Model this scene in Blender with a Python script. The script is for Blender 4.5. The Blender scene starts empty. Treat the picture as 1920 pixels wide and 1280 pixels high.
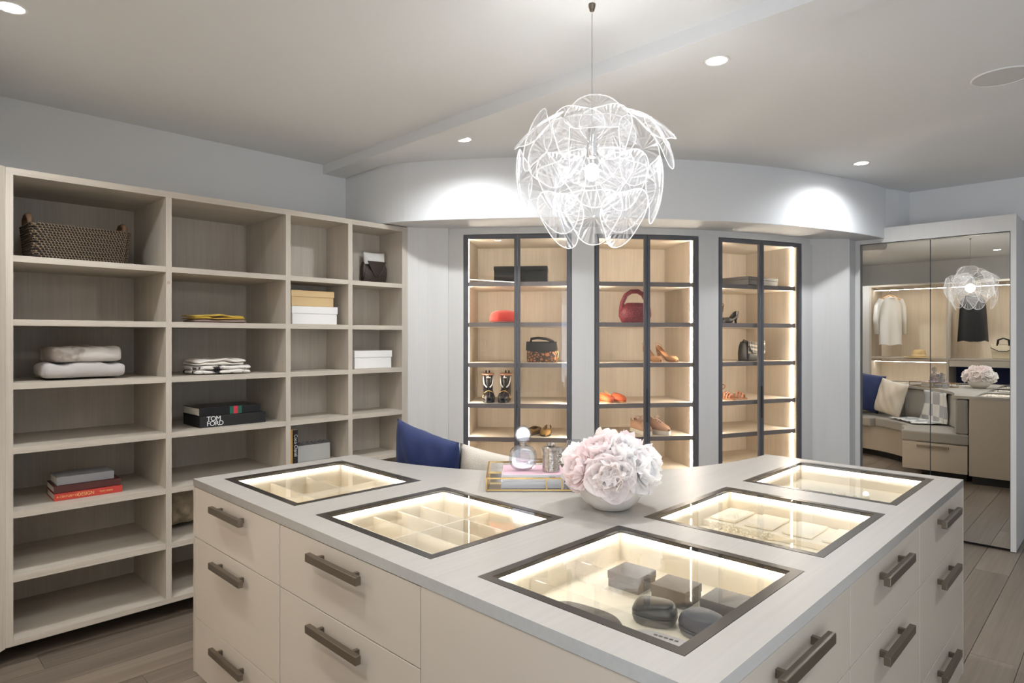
import bpy, bmesh, math, random
from mathutils import Vector, Matrix
random.seed(7)
RAD = math.radians
SC = bpy.context.scene
COL = SC.collection

# ------------------------------------------------------------------ camera
cam_d = bpy.data.cameras.new('camera')
cam_d.sensor_width = 36.0
cam_d.sensor_fit = 'HORIZONTAL'
cam_d.lens = 1194.784 / 1920 * 36
cam_d.shift_y = -6.254 / 1920
cam_d.clip_start = 0.05
cam = bpy.data.objects.new('camera', cam_d)
COL.objects.link(cam)
cam.location = (0, 0, 1.5)
cam.rotation_euler = (RAD(90), 0, RAD(44.295 - 90))
SC.camera = cam

# ------------------------------------------------------------------ world, exposure
wd = bpy.data.worlds.new('sky')
SC.world = wd
wd.use_nodes = True
wd.node_tree.nodes['Background'].inputs['Color'].default_value = (0.78, 0.88, 1.0, 1)
wd.node_tree.nodes['Background'].inputs['Strength'].default_value = 3.0
SC.view_settings.view_transform = 'Standard'
SC.view_settings.look = 'None'
SC.view_settings.gamma = 1.0
SC.view_settings.exposure = 0.80
SC.view_settings.use_curve_mapping = False
try:
    SC.cycles.max_bounces = 10
    SC.cycles.transparent_max_bounces = 24
    SC.cycles.diffuse_bounces = 5
    SC.cycles.sample_clamp_indirect = 4.0
    SC.cycles.caustics_reflective = False
    SC.cycles.caustics_refractive = False
except Exception:
    pass
# light strengths
DOWN_W = 38.0
LAMP_W = 11.0
LED_CAB = 76.0
LED_TRAY = 5.8
LED_ROD = 40.0
WARM = (1.0, 0.90, 0.78)
NEUT = (1.0, 0.93, 0.84)

# window opening used by the daylight portal
WIN = (4.9, 5.8, 1.10, 2.20)      # u0,u1,z0,z1 in the wall at y = YWIN
YWIN = -2.6
FILL_WIN = (-2.3, -0.40, 0.05, 2.35)   # v0,v1,z0,z1 of the opening added for light behind the camera at x = XWIN
XWIN = -0.62
def portal(loc, rot, sx, sy):
    pd = bpy.data.lights.new('window_portal', 'AREA'); pd.shape = 'RECTANGLE'; pd.size = sx; pd.size_y = sy; pd.cycles.is_portal = True
    po = bpy.data.objects.new('window_portal', pd); COL.objects.link(po); po.location = loc; po.rotation_euler = rot
portal(((WIN[0] + WIN[1]) / 2, YWIN + 0.01, (WIN[2] + WIN[3]) / 2), (RAD(90), 0, 0), WIN[1] - WIN[0], WIN[3] - WIN[2])
portal((XWIN + 0.01, (FILL_WIN[0] + FILL_WIN[1]) / 2, (FILL_WIN[2] + FILL_WIN[3]) / 2), (RAD(90), 0, RAD(-90)), FILL_WIN[1] - FILL_WIN[0], FILL_WIN[3] - FILL_WIN[2])

# ------------------------------------------------------------------ helpers
def lin(c):
    r = []
    for x in c:
        x = x / 255.0
        r.append(x / 12.92 if x <= 0.04045 else ((x + 0.055) / 1.055) ** 2.4)
    return r

class MB:
    def __init__(s):
        s.v = []; s.f = []
    def box(s, x0, x1, y0, y1, z0, z1):
        n = len(s.v)
        s.v += [(x0, y0, z0), (x1, y0, z0), (x1, y1, z0), (x0, y1, z0), (x0, y0, z1), (x1, y0, z1), (x1, y1, z1), (x0, y1, z1)]
        s.f += [tuple(n + i for i in q) for q in ((3, 2, 1, 0), (4, 5, 6, 7), (0, 1, 5, 4), (1, 2, 6, 5), (2, 3, 7, 6), (3, 0, 4, 7))]
        return s
    def prism(s, poly, z0, z1):
        a = sum(poly[i][0] * poly[(i + 1) % len(poly)][1] - poly[(i + 1) % len(poly)][0] * poly[i][1] for i in range(len(poly)))
        if a < 0: poly = poly[::-1]
        n = len(s.v); k = len(poly)
        s.v += [(p[0], p[1], z0) for p in poly] + [(p[0], p[1], z1) for p in poly]
        s.f.append(tuple(n + i for i in range(k - 1, -1, -1)))
        s.f.append(tuple(n + k + i for i in range(k)))
        for i in range(k):
            j = (i + 1) % k
            s.f.append((n + i, n + j, n + k + j, n + k + i))
        return s
    def loft(s, rings, caps=True, closed=True, loop=False):
        n = len(s.v); k = len(rings[0]); m = len(rings)
        for r in rings: s.v += [tuple(p) for p in r]
        for a in range(m if loop else m - 1):
            b = (a + 1) % m
            for i in range(k if closed else k - 1):
                j = (i + 1) % k
                s.f.append((n + a * k + i, n + a * k + j, n + b * k + j, n + b * k + i))
        if caps and not loop and closed:
            s.f.append(tuple(n + i for i in range(k - 1, -1, -1)))
            s.f.append(tuple(n + (m - 1) * k + i for i in range(k)))
        return s
    def lathe(s, prof, n=24, c=(0, 0, 0)):
        rings = []
        for r, z in prof:
            rings.append([(c[0] + r * math.cos(2 * math.pi * i / n), c[1] + r * math.sin(2 * math.pi * i / n), c[2] + z) for i in range(n)])
        return s.loft(rings)
    def cyl(s, c, r, h, n=16):
        return s.lathe([(r, 0), (r, h)], n, c)
    def tube(s, path, r, n=8, loop=False, flat=1.0):
        rings = []
        P = [Vector(p) for p in path]; m = len(P)
        up = Vector((0, 0, 1)); prev = None
        for i in range(m):
            if loop: t = P[(i + 1) % m] - P[i - 1]
            else: t = P[min(i + 1, m - 1)] - P[max(i - 1, 0)]
            t.normalize()
            if prev is None:
                a = t.cross(up)
                if a.length < 1e-3: a = t.cross(Vector((1, 0, 0)))
            else:
                a = prev - t * prev.dot(t)
                if a.length < 1e-5: a = t.cross(up)
            a.normalize(); prev = a
            b = t.cross(a)
            rr = r[i] if isinstance(r, (list, tuple)) else r
            rings.append([P[i] + a * rr * math.cos(2 * math.pi * k / n) + b * rr * flat * math.sin(2 * math.pi * k / n) for k in range(n)])
        return s.loft(rings, loop=loop)
    def grid(s, fn, nu, nv, wrap=False):
        n = len(s.v)
        for i in range(nu + 1):
            for j in range(nv + 1):
                s.v.append(tuple(fn(i / nu, j / nv)))
        for i in range(nu):
            for j in range(nv):
                a = n + i * (nv + 1) + j
                s.f.append((a, a + nv + 1, a + nv + 2, a + 1))
        return s
    def sphere(s, c, r, n=12, m=8, sc=(1, 1, 1)):
        rings = []
        for i in range(m + 1):
            ph = -math.pi / 2 + math.pi * i / m
            q = max(math.cos(ph), 0.02)
            rings.append([(c[0] + sc[0] * r * q * math.cos(2 * math.pi * k / n), c[1] + sc[1] * r * q * math.sin(2 * math.pi * k / n), c[2] + sc[2] * r * math.sin(ph)) for k in range(n)])
        return s.loft(rings)
    def mesh(s, name):
        me = bpy.data.meshes.new(name)
        me.from_pydata(s.v, [], s.f)
        me.update()
        return me
    def build(s, name, mat, parent=None, smooth=False, bevel=0.0, loc=None, rotz=None, rot=None, seg=2, subd=0, fix=False):
        me = s.mesh(name)
        if fix:
            bm = bmesh.new(); bm.from_mesh(me)
            bmesh.ops.remove_doubles(bm, verts=bm.verts, dist=1e-5)
            bmesh.ops.recalc_face_normals(bm, faces=bm.faces)
            bm.to_mesh(me); bm.free()
        return link(name, me, mat, parent, smooth, bevel, loc, rotz, rot, seg, subd)

def link(name, me, mat, parent=None, smooth=False, bevel=0.0, loc=None, rotz=None, rot=None, seg=2, subd=0):
    o = bpy.data.objects.new(name, me)
    COL.objects.link(o)
    if mat is not None and not me.materials:
        me.materials.append(mat)
    if smooth:
        me.polygons.foreach_set('use_smooth', [True] * len(me.polygons))
    if bevel:
        b = o.modifiers.new('bevel', 'BEVEL'); b.width = bevel; b.segments = seg; b.limit_method = 'ANGLE'; b.angle_limit = RAD(40)
    if subd:
        m = o.modifiers.new('subdivision', 'SUBSURF'); m.levels = subd; m.render_levels = subd
    if parent: o.parent = parent
    if loc: o.location = loc
    if rotz is not None: o.rotation_euler = (0, 0, rotz)
    if rot is not None: o.rotation_euler = rot
    return o

def tag(o, label, cat, group=None):
    o['label'] = label; o['category'] = cat
    if group: o['group'] = group
    return o
def thing(name, label, cat, loc=(0, 0, 0), rotz=0, group=None):
    o = bpy.data.objects.new(name, None)
    o.empty_display_size = 0.1
    COL.objects.link(o); o.location = loc; o.rotation_euler = (0, 0, rotz)
    return tag(o, label, cat, group)
def struct(o, label=None):
    o['kind'] = 'structure'
    if label: o['label'] = label
    return o
def bx(name, mat, parent, x0, x1, y0, y1, z0, z1, bevel=0.0, **k):
    return MB().box(x0, x1, y0, y1, z0, z1).build(name, mat, parent, bevel=bevel, **k)
def flat_poly(name, loops, z0, z1, mat, parent=None, bevel=0.0):
    cu = bpy.data.curves.new(name, 'CURVE'); cu.dimensions = '2D'; cu.fill_mode = 'BOTH'; cu.extrude = (z1 - z0) / 2
    for lp in loops:
        sp = cu.splines.new('POLY'); sp.points.add(len(lp) - 1); sp.use_cyclic_u = True
        for p, q in zip(sp.points, lp): p.co = (q[0], q[1], 0, 1)
    t = bpy.data.objects.new(name, cu); COL.objects.link(t)
    bpy.context.view_layer.update()
    me = bpy.data.meshes.new_from_object(t.evaluated_get(bpy.context.evaluated_depsgraph_get()))
    bpy.data.objects.remove(t)
    for v in me.vertices: v.co.z += (z0 + z1) / 2
    me.name = name
    return link(name, me, mat, parent, bevel=bevel)
def text(name, body, size, mat, parent, loc, rot, align='LEFT', sx=1.0, extrude=0.0004, spacing=1.0, line=0.8):
    cu = bpy.data.curves.new(name, 'FONT'); cu.body = body; cu.size = size; cu.align_x = align; cu.align_y = 'CENTER'; cu.extrude = extrude
    cu.space_character = spacing; cu.space_line = line
    t = bpy.data.objects.new(name, cu); COL.objects.link(t)
    bpy.context.view_layer.update()
    me = bpy.data.meshes.new_from_object(t.evaluated_get(bpy.context.evaluated_depsgraph_get()))
    bpy.data.objects.remove(t)
    for v in me.vertices: v.co.x *= sx
    me.name = name
    return link(name, me, mat, parent, loc=loc, rot=rot)
def copy_tree(o, parent=None):
    c = o.copy(); COL.objects.link(c); c.parent = parent
    for ch in list(o.children): copy_tree(ch, c)
    return c

# ------------------------------------------------------------------ materials
def new_mat(name):
    m = bpy.data.materials.new(name); m.use_nodes = True
    nt = m.node_tree
    return m, nt, nt.nodes['Principled BSDF']
def mat(name, rgb, rough=0.5, metal=0.0, spec=0.5, bump=0.0, bscale=60.0, var=0.0, vscale=8.0, sheen=0.0, coat=0.0, emit=0.0):
    m, nt, b = new_mat(name)
    c = lin(rgb)
    b.inputs['Base Color'].default_value = (*c, 1)
    b.inputs['Roughness'].default_value = rough
    b.inputs['Metallic'].default_value = metal
    b.inputs['Specular IOR Level'].default_value = spec
    if sheen: b.inputs['Sheen Weight'].default_value = sheen
    if coat: b.inputs['Coat Weight'].default_value = coat
    if emit:
        b.inputs['Emission Color'].default_value = (*c, 1); b.inputs['Emission Strength'].default_value = emit
    tc = nt.nodes.new('ShaderNodeTexCoord')
    if var:
        n = nt.nodes.new('ShaderNodeTexNoise'); n.inputs['Scale'].default_value = vscale; n.inputs['Detail'].default_value = 5
        nt.links.new(tc.outputs['Object'], n.inputs['Vector'])
        r = nt.nodes.new('ShaderNodeValToRGB')
        r.color_ramp.elements[0].position = 0.3; r.color_ramp.elements[1].position = 0.7
        r.color_ramp.elements[0].color = (*[x * (1 - var) for x in c], 1)
        r.color_ramp.elements[1].color = (*[min(1, x * (1 + var)) for x in c], 1)
        nt.links.new(n.outputs['Fac'], r.inputs['Fac']); nt.links.new(r.outputs['Color'], b.inputs['Base Color'])
    if bump:
        n2 = nt.nodes.new('ShaderNodeTexNoise'); n2.inputs['Scale'].default_value = bscale; n2.inputs['Detail'].default_value = 4
        nt.links.new(tc.outputs['Object'], n2.inputs['Vector'])
        bp = nt.nodes.new('ShaderNodeBump'); bp.inputs['Strength'].default_value = bump; bp.inputs['Distance'].default_value = 0.01
        nt.links.new(n2.outputs['Fac'], bp.inputs['Height']); nt.links.new(bp.outputs['Normal'], b.inputs['Normal'])
    return m
def wood(name, rgb, axis, rough=0.45, contrast=0.10, fine=90.0, rand=False, spec=0.4, tint=0.0):
    m, nt, b = new_mat(name)
    c = lin(rgb)
    tc = nt.nodes.new('ShaderNodeTexCoord'); mp = nt.nodes.new('ShaderNodeMapping')
    sc = [fine, fine, fine]; sc['xyz'.index(axis)] = fine * 0.03
    mp.inputs['Scale'].default_value = sc
    src = tc.outputs['Object']
    oi = nt.nodes.new('ShaderNodeObjectInfo')
    if rand:
        vm = nt.nodes.new('ShaderNodeVectorMath'); vm.operation = 'ADD'
        mu = nt.nodes.new('ShaderNodeMath'); mu.operation = 'MULTIPLY'; mu.inputs[1].default_value = 37.0
        nt.links.new(oi.outputs['Random'], mu.inputs[0])
        nt.links.new(src, vm.inputs[0]); nt.links.new(mu.outputs[0], vm.inputs[1]); src = vm.outputs[0]
    nt.links.new(src, mp.inputs['Vector'])
    n = nt.nodes.new('ShaderNodeTexNoise'); n.inputs['Scale'].default_value = 1.0; n.inputs['Detail'].default_value = 6; n.inputs['Roughness'].default_value = 0.6
    nt.links.new(mp.outputs['Vector'], n.inputs['Vector'])
    mp2 = nt.nodes.new('ShaderNodeMapping'); s2 = [fine * 0.1] * 3; s2['xyz'.index(axis)] = fine * 0.008
    mp2.inputs['Scale'].default_value = s2
    nt.links.new(src, mp2.inputs['Vector'])
    n2 = nt.nodes.new('ShaderNodeTexNoise'); n2.inputs['Scale'].default_value = 1.0; n2.inputs['Detail'].default_value = 3; n2.inputs['Distortion'].default_value = 0.8
    nt.links.new(mp2.outputs['Vector'], n2.inputs['Vector'])
    ad = nt.nodes.new('ShaderNodeMath'); ad.operation = 'ADD'
    nt.links.new(n.outputs['Fac'], ad.inputs[0]); nt.links.new(n2.outputs['Fac'], ad.inputs[1])
    r = nt.nodes.new('ShaderNodeValToRGB')
    r.color_ramp.elements[0].position = 0.35; r.color_ramp.elements[1].position = 0.65
    hv = nt.nodes.new('ShaderNodeMath'); hv.operation = 'MULTIPLY'; hv.inputs[1].default_value = 0.5
    nt.links.new(ad.outputs[0], hv.inputs[0]); nt.links.new(hv.outputs[0], r.inputs['Fac'])
    r.color_ramp.elements[0].color = (c[0] * (1 - contrast), c[1] * (1 - contrast * 1.15), c[2] * (1 - contrast * 1.3), 1)
    r.color_ramp.elements[1].color = (min(1, c[0] * (1 + contrast)), min(1, c[1] * (1 + contrast)), min(1, c[2] * (1 + contrast)), 1)
    out = r.outputs['Color']
    if rand:
        hs = nt.nodes.new('ShaderNodeHueSaturation')
        mr = nt.nodes.new('ShaderNodeMapRange'); mr.inputs['To Min'].default_value = 0.8; mr.inputs['To Max'].default_value = 1.18
        nt.links.new(oi.outputs['Random'], mr.inputs['Value']); nt.links.new(mr.outputs['Result'], hs.inputs['Value'])
        nt.links.new(out, hs.inputs['Color']); out = hs.outputs['Color']
    nt.links.new(out, b.inputs['Base Color'])
    b.inputs['Roughness'].default_value = rough
    b.inputs['Specular IOR Level'].default_value = spec
    bp = nt.nodes.new('ShaderNodeBump'); bp.inputs['Strength'].default_value = 0.08; bp.inputs['Distance'].default_value = 0.003
    nt.links.new(n.outputs['Fac'], bp.inputs['Height']); nt.links.new(bp.outputs['Normal'], b.inputs['Normal'])
    return m
def pane(name, tint=(1, 1, 1), ior=1.45, rough=0.0, mirror=0.0, diff=0.0):
    m = bpy.data.materials.new(name); m.use_nodes = True
    nt = m.node_tree; nt.nodes.clear()
    out = nt.nodes.new('ShaderNodeOutputMaterial')
    tr = nt.nodes.new('ShaderNodeBsdfTransparent'); tr.inputs['Color'].default_value = (*tint, 1)
    gl = nt.nodes.new('ShaderNodeBsdfGlossy'); gl.inputs['Roughness'].default_value = rough
    lw = nt.nodes.new('ShaderNodeLayerWeight'); lw.inputs['Blend'].default_value = 0.5
    pw = nt.nodes.new('ShaderNodeMath'); pw.operation = 'POWER'; pw.inputs[1].default_value = 5.0
    nt.links.new(lw.outputs['Facing'], pw.inputs[0])
    f0 = ((ior - 1) / (ior + 1)) ** 2
    mm = nt.nodes.new('ShaderNodeMath'); mm.operation = 'MULTIPLY_ADD'; mm.inputs[1].default_value = 1 - f0; mm.inputs[2].default_value = f0
    nt.links.new(pw.outputs[0], mm.inputs[0])
    fac = mm.outputs[0]
    if mirror:
        ma = nt.nodes.new('ShaderNodeMath'); ma.operation = 'ADD'; ma.use_clamp = True; ma.inputs[1].default_value = mirror
        nt.links.new(fac, ma.inputs[0]); fac = ma.outputs[0]
    mx = nt.nodes.new('ShaderNodeMixShader')
    nt.links.new(fac, mx.inputs['Fac']); nt.links.new(tr.outputs[0], mx.inputs[1]); nt.links.new(gl.outputs[0], mx.inputs[2])
    res = mx
    if diff:
        df = nt.nodes.new('ShaderNodeBsdfTranslucent'); df.inputs['Color'].default_value = (1, 1, 1, 1)
        dd = nt.nodes.new('ShaderNodeBsdfDiffuse'); dd.inputs['Color'].default_value = (1, 1, 1, 1)
        m1 = nt.nodes.new('ShaderNodeMixShader'); nt.links.new(df.outputs[0], m1.inputs[1]); nt.links.new(dd.outputs[0], m1.inputs[2])
        m2 = nt.nodes.new('ShaderNodeMixShader'); m2.inputs['Fac'].default_value = diff
        nt.links.new(mx.outputs[0], m2.inputs[1]); nt.links.new(m1.outputs[0], m2.inputs[2]); res = m2
    nt.links.new(res.outputs[0], out.inputs['Surface'])
    return m
def emit(name, rgb, strength):
    m = bpy.data.materials.new(name); m.use_nodes = True
    nt = m.node_tree; nt.nodes.clear()
    out = nt.nodes.new('ShaderNodeOutputMaterial'); e = nt.nodes.new('ShaderNodeEmission')
    e.inputs['Color'].default_value = (*rgb, 1); e.inputs['Strength'].default_value = strength
    nt.links.new(e.outputs[0], out.inputs['Surface'])
    return m
def pattern(name, kind, c1, c2, scale, rough=0.6, thr=0.5, soft=0.02, bump=0.0, mapping=(1, 1, 1), rotz=0.0):
    m, nt, b = new_mat(name)
    tc = nt.nodes.new('ShaderNodeTexCoord'); mp = nt.nodes.new('ShaderNodeMapping'); mp.inputs['Scale'].default_value = mapping
    mp.inputs['Rotation'].default_value = (0, rotz, 0)
    nt.links.new(tc.outputs['Object'], mp.inputs['Vector'])
    if kind == 'voronoi':
        t = nt.nodes.new('ShaderNodeTexVoronoi'); t.feature = 'DISTANCE_TO_EDGE'; t.inputs['Scale'].default_value = scale; o = t.outputs['Distance']
    elif kind == 'wave':
        t = nt.nodes.new('ShaderNodeTexWave'); t.inputs['Scale'].default_value = scale; t.bands_direction = 'DIAGONAL'; o = t.outputs['Fac']
    elif kind == 'checker':
        t = nt.nodes.new('ShaderNodeTexChecker'); t.inputs['Scale'].default_value = scale; o = t.outputs['Fac']
    else:
        t = nt.nodes.new('ShaderNodeTexNoise'); t.inputs['Scale'].default_value = scale; t.inputs['Detail'].default_value = 4; o = t.outputs['Fac']
    nt.links.new(mp.outputs['Vector'], t.inputs['Vector'])
    r = nt.nodes.new('ShaderNodeValToRGB'); r.color_ramp.elements[0].position = max(0, thr - soft); r.color_ramp.elements[1].position = min(1, thr + soft)
    r.color_ramp.elements[0].color = (*lin(c1), 1); r.color_ramp.elements[1].color = (*lin(c2), 1)
    nt.links.new(o, r.inputs['Fac']); nt.links.new(r.outputs['Color'], b.inputs['Base Color'])
    b.inputs['Roughness'].default_value = rough
    if bump:
        bp = nt.nodes.new('ShaderNodeBump'); bp.inputs['Strength'].default_value = bump; bp.inputs['Distance'].default_value = 0.004
        nt.links.new(o, bp.inputs['Height']); nt.links.new(bp.outputs['Normal'], b.inputs['Normal'])
    return m

def prism_mat(name):
    m = bpy.data.materials.new(name); m.use_nodes = True
    nt = m.node_tree; nt.nodes.clear(); N = nt.nodes.new; L = nt.links.new
    out = N('ShaderNodeOutputMaterial'); tc = N('ShaderNodeTexCoord'); sp = N('ShaderNodeSeparateXYZ'); L(tc.outputs['Object'], sp.inputs[0])
    at = N('ShaderNodeMath'); at.operation = 'ARCTAN2'; L(sp.outputs['Y'], at.inputs[0]); L(sp.outputs['X'], at.inputs[1])
    sc_ = N('ShaderNodeMath'); sc_.operation = 'MULTIPLY'; sc_.inputs[1].default_value = 7.0; L(at.outputs[0], sc_.inputs[0])
    oi = N('ShaderNodeObjectInfo'); mu = N('ShaderNodeMath'); mu.operation = 'MULTIPLY_ADD'; mu.inputs[1].default_value = 50.0; L(oi.outputs['Random'], mu.inputs[0]); L(sc_.outputs[0], mu.inputs[2])
    nz_ = N('ShaderNodeTexNoise'); nz_.noise_dimensions = '1D'; nz_.inputs['Scale'].default_value = 1.0; nz_.inputs['Detail'].default_value = 3.0; L(mu.outputs[0], nz_.inputs['W'])
    rp = N('ShaderNodeValToRGB'); rp.color_ramp.elements[0].position = 0.42; rp.color_ramp.elements[0].color = (0.07, 0.07, 0.07, 1); rp.color_ramp.elements[1].position = 0.72; rp.color_ramp.elements[1].color = (0.55, 0.55, 0.55, 1)
    L(nz_.outputs['Fac'], rp.inputs['Fac'])
    tr = N('ShaderNodeBsdfTransparent'); tr.inputs['Color'].default_value = (0.97, 0.97, 0.98, 1)
    gl = N('ShaderNodeBsdfGlossy'); gl.inputs['Roughness'].default_value = 0.10
    tl = N('ShaderNodeBsdfTranslucent'); df = N('ShaderNodeBsdfDiffuse')
    for q in (tl, df): q.inputs['Color'].default_value = (0.78, 0.78, 0.79, 1)
    m1 = N('ShaderNodeMixShader'); m1.inputs['Fac'].default_value = 0.5; L(tl.outputs[0], m1.inputs[1]); L(df.outputs[0], m1.inputs[2])
    m2 = N('ShaderNodeMixShader'); m2.inputs['Fac'].default_value = 0.55; L(m1.outputs[0], m2.inputs[1]); L(gl.outputs[0], m2.inputs[2])
    m3 = N('ShaderNodeMixShader'); L(rp.outputs['Color'], m3.inputs['Fac']); L(tr.outputs[0], m3.inputs[1]); L(m2.outputs[0], m3.inputs[2])
    L(m3.outputs[0], out.inputs['Surface'])
    return m

OAK = (194, 186, 174)
M = dict(
    paint=mat('wall_paint', (224, 225, 226), 0.75, spec=0.2),
    ceil=mat('ceiling_paint', (224, 225, 226), 0.8, spec=0.2),
    oak_x=wood('pale_oak_x', OAK, 'x'), oak_y=wood('pale_oak_y', OAK, 'y'), oak_z=wood('pale_oak_z', OAK, 'z'),
    oak_in=wood('pale_oak_inner', (220, 209, 192), 'z', contrast=0.09), oak_inx=wood('pale_oak_inner_x', (220, 209, 192), 'x', contrast=0.09),
    ash_z=wood('pale_grey_ash', (214, 213, 211), 'z', contrast=0.025),
    top=wood('worktop_oak', (170, 166, 160), 'x', rough=0.38, contrast=0.06, fine=70),
    floor=wood('floor_oak', (122, 111, 100), 'x', rough=0.42, contrast=0.22, fine=60, rand=True),
    joint=mat('floor_joint', (70, 62, 54), 0.9),
    lacquer=mat('taupe_lacquer', (190, 179, 165), 0.32, spec=0.5),
    bronze=mat('bronze_frame', (84, 80, 76), 0.30, metal=0.85),
    frame=mat('dark_door_frame', (88, 89, 94), 0.42, metal=0.1),
    shelf_edge=mat('grey_shelf_edge', (138, 132, 134), 0.4, metal=0.3),
    pewter=mat('pewter_handle', (128, 118, 106), 0.30, metal=0.9, bump=0.05, bscale=400),
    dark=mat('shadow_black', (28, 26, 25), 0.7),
    glass=pane('cabinet_glass', (0.96, 0.95, 0.93), 1.5),
    lid=pane('lid_glass', (0.97, 0.97, 0.95), 1.5),
    clear=pane('clear_acrylic', (0.98, 0.98, 0.98), 1.5, diff=0.02),
    crystal=pane('crystal', (0.90, 0.92, 0.95), 2.0, 0.02, mirror=0.22),
    petal=prism_mat('prism_petal'),
    rim=pane('petal_rim', (0.95, 0.95, 0.97), 1.5, 0.05, mirror=0.15, diff=0.75),
    mirror=mat('mirror_glass', (214, 212, 206), 0.0, metal=1.0),
    cream=mat('cream_lining', (236, 226, 208), 0.75, bump=0.1, bscale=300),
    fabric=mat('grey_upholstery', (160, 155, 148), 0.9, bump=0.25, bscale=500, sheen=0.3),
    navy=mat('navy_velvet', (24, 42, 92), 0.7, bump=0.2, bscale=300, sheen=0.1),
    beige=mat('beige_linen', (212, 203, 190), 0.8, bump=0.3, bscale=180, var=0.06),
    white=mat('white_paint', (235, 234, 232), 0.5),
    gold=mat('brass', (212, 178, 120), 0.25, metal=1.0),
    silver=mat('silver', (205, 200, 194), 0.18, metal=1.0, bump=0.35, bscale=90),
    black=mat('black_leather', (24, 23, 24), 0.42, bump=0.15, bscale=200),
    led_cab=emit('cabinet_led', WARM, LED_CAB), led_tray=emit('tray_led', NEUT, LED_TRAY), led_rod=emit('rod_led', NEUT, LED_ROD),
    lens=emit('downlight_lens', (1.0, 0.95, 0.88), 25.0), bulb=emit('bulb_glow', (1.0, 0.95, 0.88), 10.0),
)

# ================================================================== structure
U0, U1, V0, V1 = -0.62, 7.2, YWIN, 4.32
Z1, Z2, ZB = 2.72, 2.68, 2.656         # left ceiling, right ceiling, beam underside
ZS = 2.284                              # soffit
CC = (6.2428, 5.5806); RF = 4.2205; RW = 3.89

# floor with separate planks running along x
fl = bx('floor', M['joint'], None, U0 - 0.2, U1 + 0.2, V0 - 0.3, V1 + 0.3, -0.06, -0.012)
struct(fl, 'grey brown oak plank floor')
PW = 0.186; PL = 2.2
row = 0; y = V0
plank_mesh = {}
def plank(x0, x1, y0):
    L = round(x1 - x0, 3)
    if L not in plank_mesh:
        plank_mesh[L] = MB().box(0, L - 0.0015, 0, PW - 0.0025, -0.012, 0).mesh('plank')
        plank_mesh[L].materials.append(M['floor'])
    o = bpy.data.objects.new('plank', plank_mesh[L]); COL.objects.link(o)
    o.parent = fl; o.location = (x0, y0, 0)
while y < V1:
    x = U0 - ((row * 0.83) % PL)
    while x < U1:
        a, b = max(x, U0), min(x + PL, U1)
        if b - a > 0.03: plank(a, b, y)
        x += PL
    y += PW; row += 1

def fascia_curve():
    a0 = RAD(-150.0); P1 = Vector((CC[0] + RF * math.cos(a0), CC[1] + RF * math.sin(a0))); P0 = Vector((2.464, 4.13))
    T0 = Vector((0.0, -0.65)); T1 = Vector((-math.sin(a0), math.cos(a0))) * 0.7
    pts = []
    for i in range(14):
        t = i / 14
        p = P0 * (2 * t ** 3 - 3 * t * t + 1) + T0 * (t ** 3 - 2 * t * t + t) + P1 * (-2 * t ** 3 + 3 * t * t) + T1 * (t ** 3 - t * t)
        pts.append((p.x, p.y))
    for i in range(61):
        a = RAD(-150.0 + (-97.9 + 150.0) * i / 60)
        pts.append((CC[0] + RF * math.cos(a), CC[1] + RF * math.sin(a)))
    pts += [(5.80, 1.345), (5.95, 1.30)]
    return pts
FC = fascia_curve()

# ceilings and beam
struct(MB().box(U0 - 0.1, 2.30, V0 - 0.1, V1, Z1, Z1 + 0.1).build('ceiling', M['ceil']), 'flat white painted ceiling')
struct(MB().box(2.30, U1 + 0.1, V0 - 0.1, 4.85, Z2, Z2 + 0.14).build('ceiling', M['ceil']), 'slightly lower white ceiling right of the beam')
struct(MB().box(2.284, 2.454, V0, 4.12, ZB, Z1 + 0.05).build('trim_1', M['ceil']), 'white ceiling beam running to the left wall')
# curved bulkhead: fascia ring extruded backwards
back = [(p[0] + 0.42 * (CC[0] - p[0]) / math.hypot(CC[0] - p[0], CC[1] - p[1]) + 0.0, p[1] + 0.42 * (CC[1] - p[1]) / math.hypot(CC[0] - p[0], CC[1] - p[1])) for p in FC]
def strip_solid(front, rear, z0, z1, name, m):
    rings = []
    for a, b in zip(front, rear):
        rings.append([(a[0], a[1], z0), (b[0], b[1], z0), (b[0], b[1], z1), (a[0], a[1], z1)])
    return MB().loft(rings).build(name, m, fix=True)
o = strip_solid(FC, back, ZS, Z2 + 0.02, 'trim_2', M['paint'])
struct(o, 'curved white bulkhead above the glass cabinets')
bm = o.modifiers.new('bevel', 'BEVEL'); bm.width = 0.004; bm.segments = 2; bm.limit_method = 'ANGLE'; bm.angle_limit = RAD(40)

# walls
struct(bx('wall_left', M['paint'], None, U0, 2.50, 4.09, 4.45, 2.275, Z1 + 0.03), 'white wall above the open bookcase')
struct(bx('wall_left_lower', M['paint'], None, U0, 3.0, 4.32, 4.45, 0, 2.275))
wn = MB(); xa, xb = U0 - 0.12, U0
wn.box(xa, xb, V0, FILL_WIN[0], 0, Z1 + 0.03); wn.box(xa, xb, FILL_WIN[1], 4.45, 0, Z1 + 0.03); wn.box(xa, xb, FILL_WIN[0], FILL_WIN[1], 0, FILL_WIN[2]); wn.box(xa, xb, FILL_WIN[0], FILL_WIN[1], FILL_WIN[3], Z1 + 0.03)
struct(wn.build('wall_near', M['paint']), 'white wall behind the hanging wardrobe')
wg = MB()
for k in range(3):
    yy = FILL_WIN[0] + (FILL_WIN[1] - FILL_WIN[0] - 0.05) * k / 2
    wg.box(xa + 0.03, xa + 0.08, yy, yy + 0.05, FILL_WIN[2] + 0.05, FILL_WIN[3] - 0.05)
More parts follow.
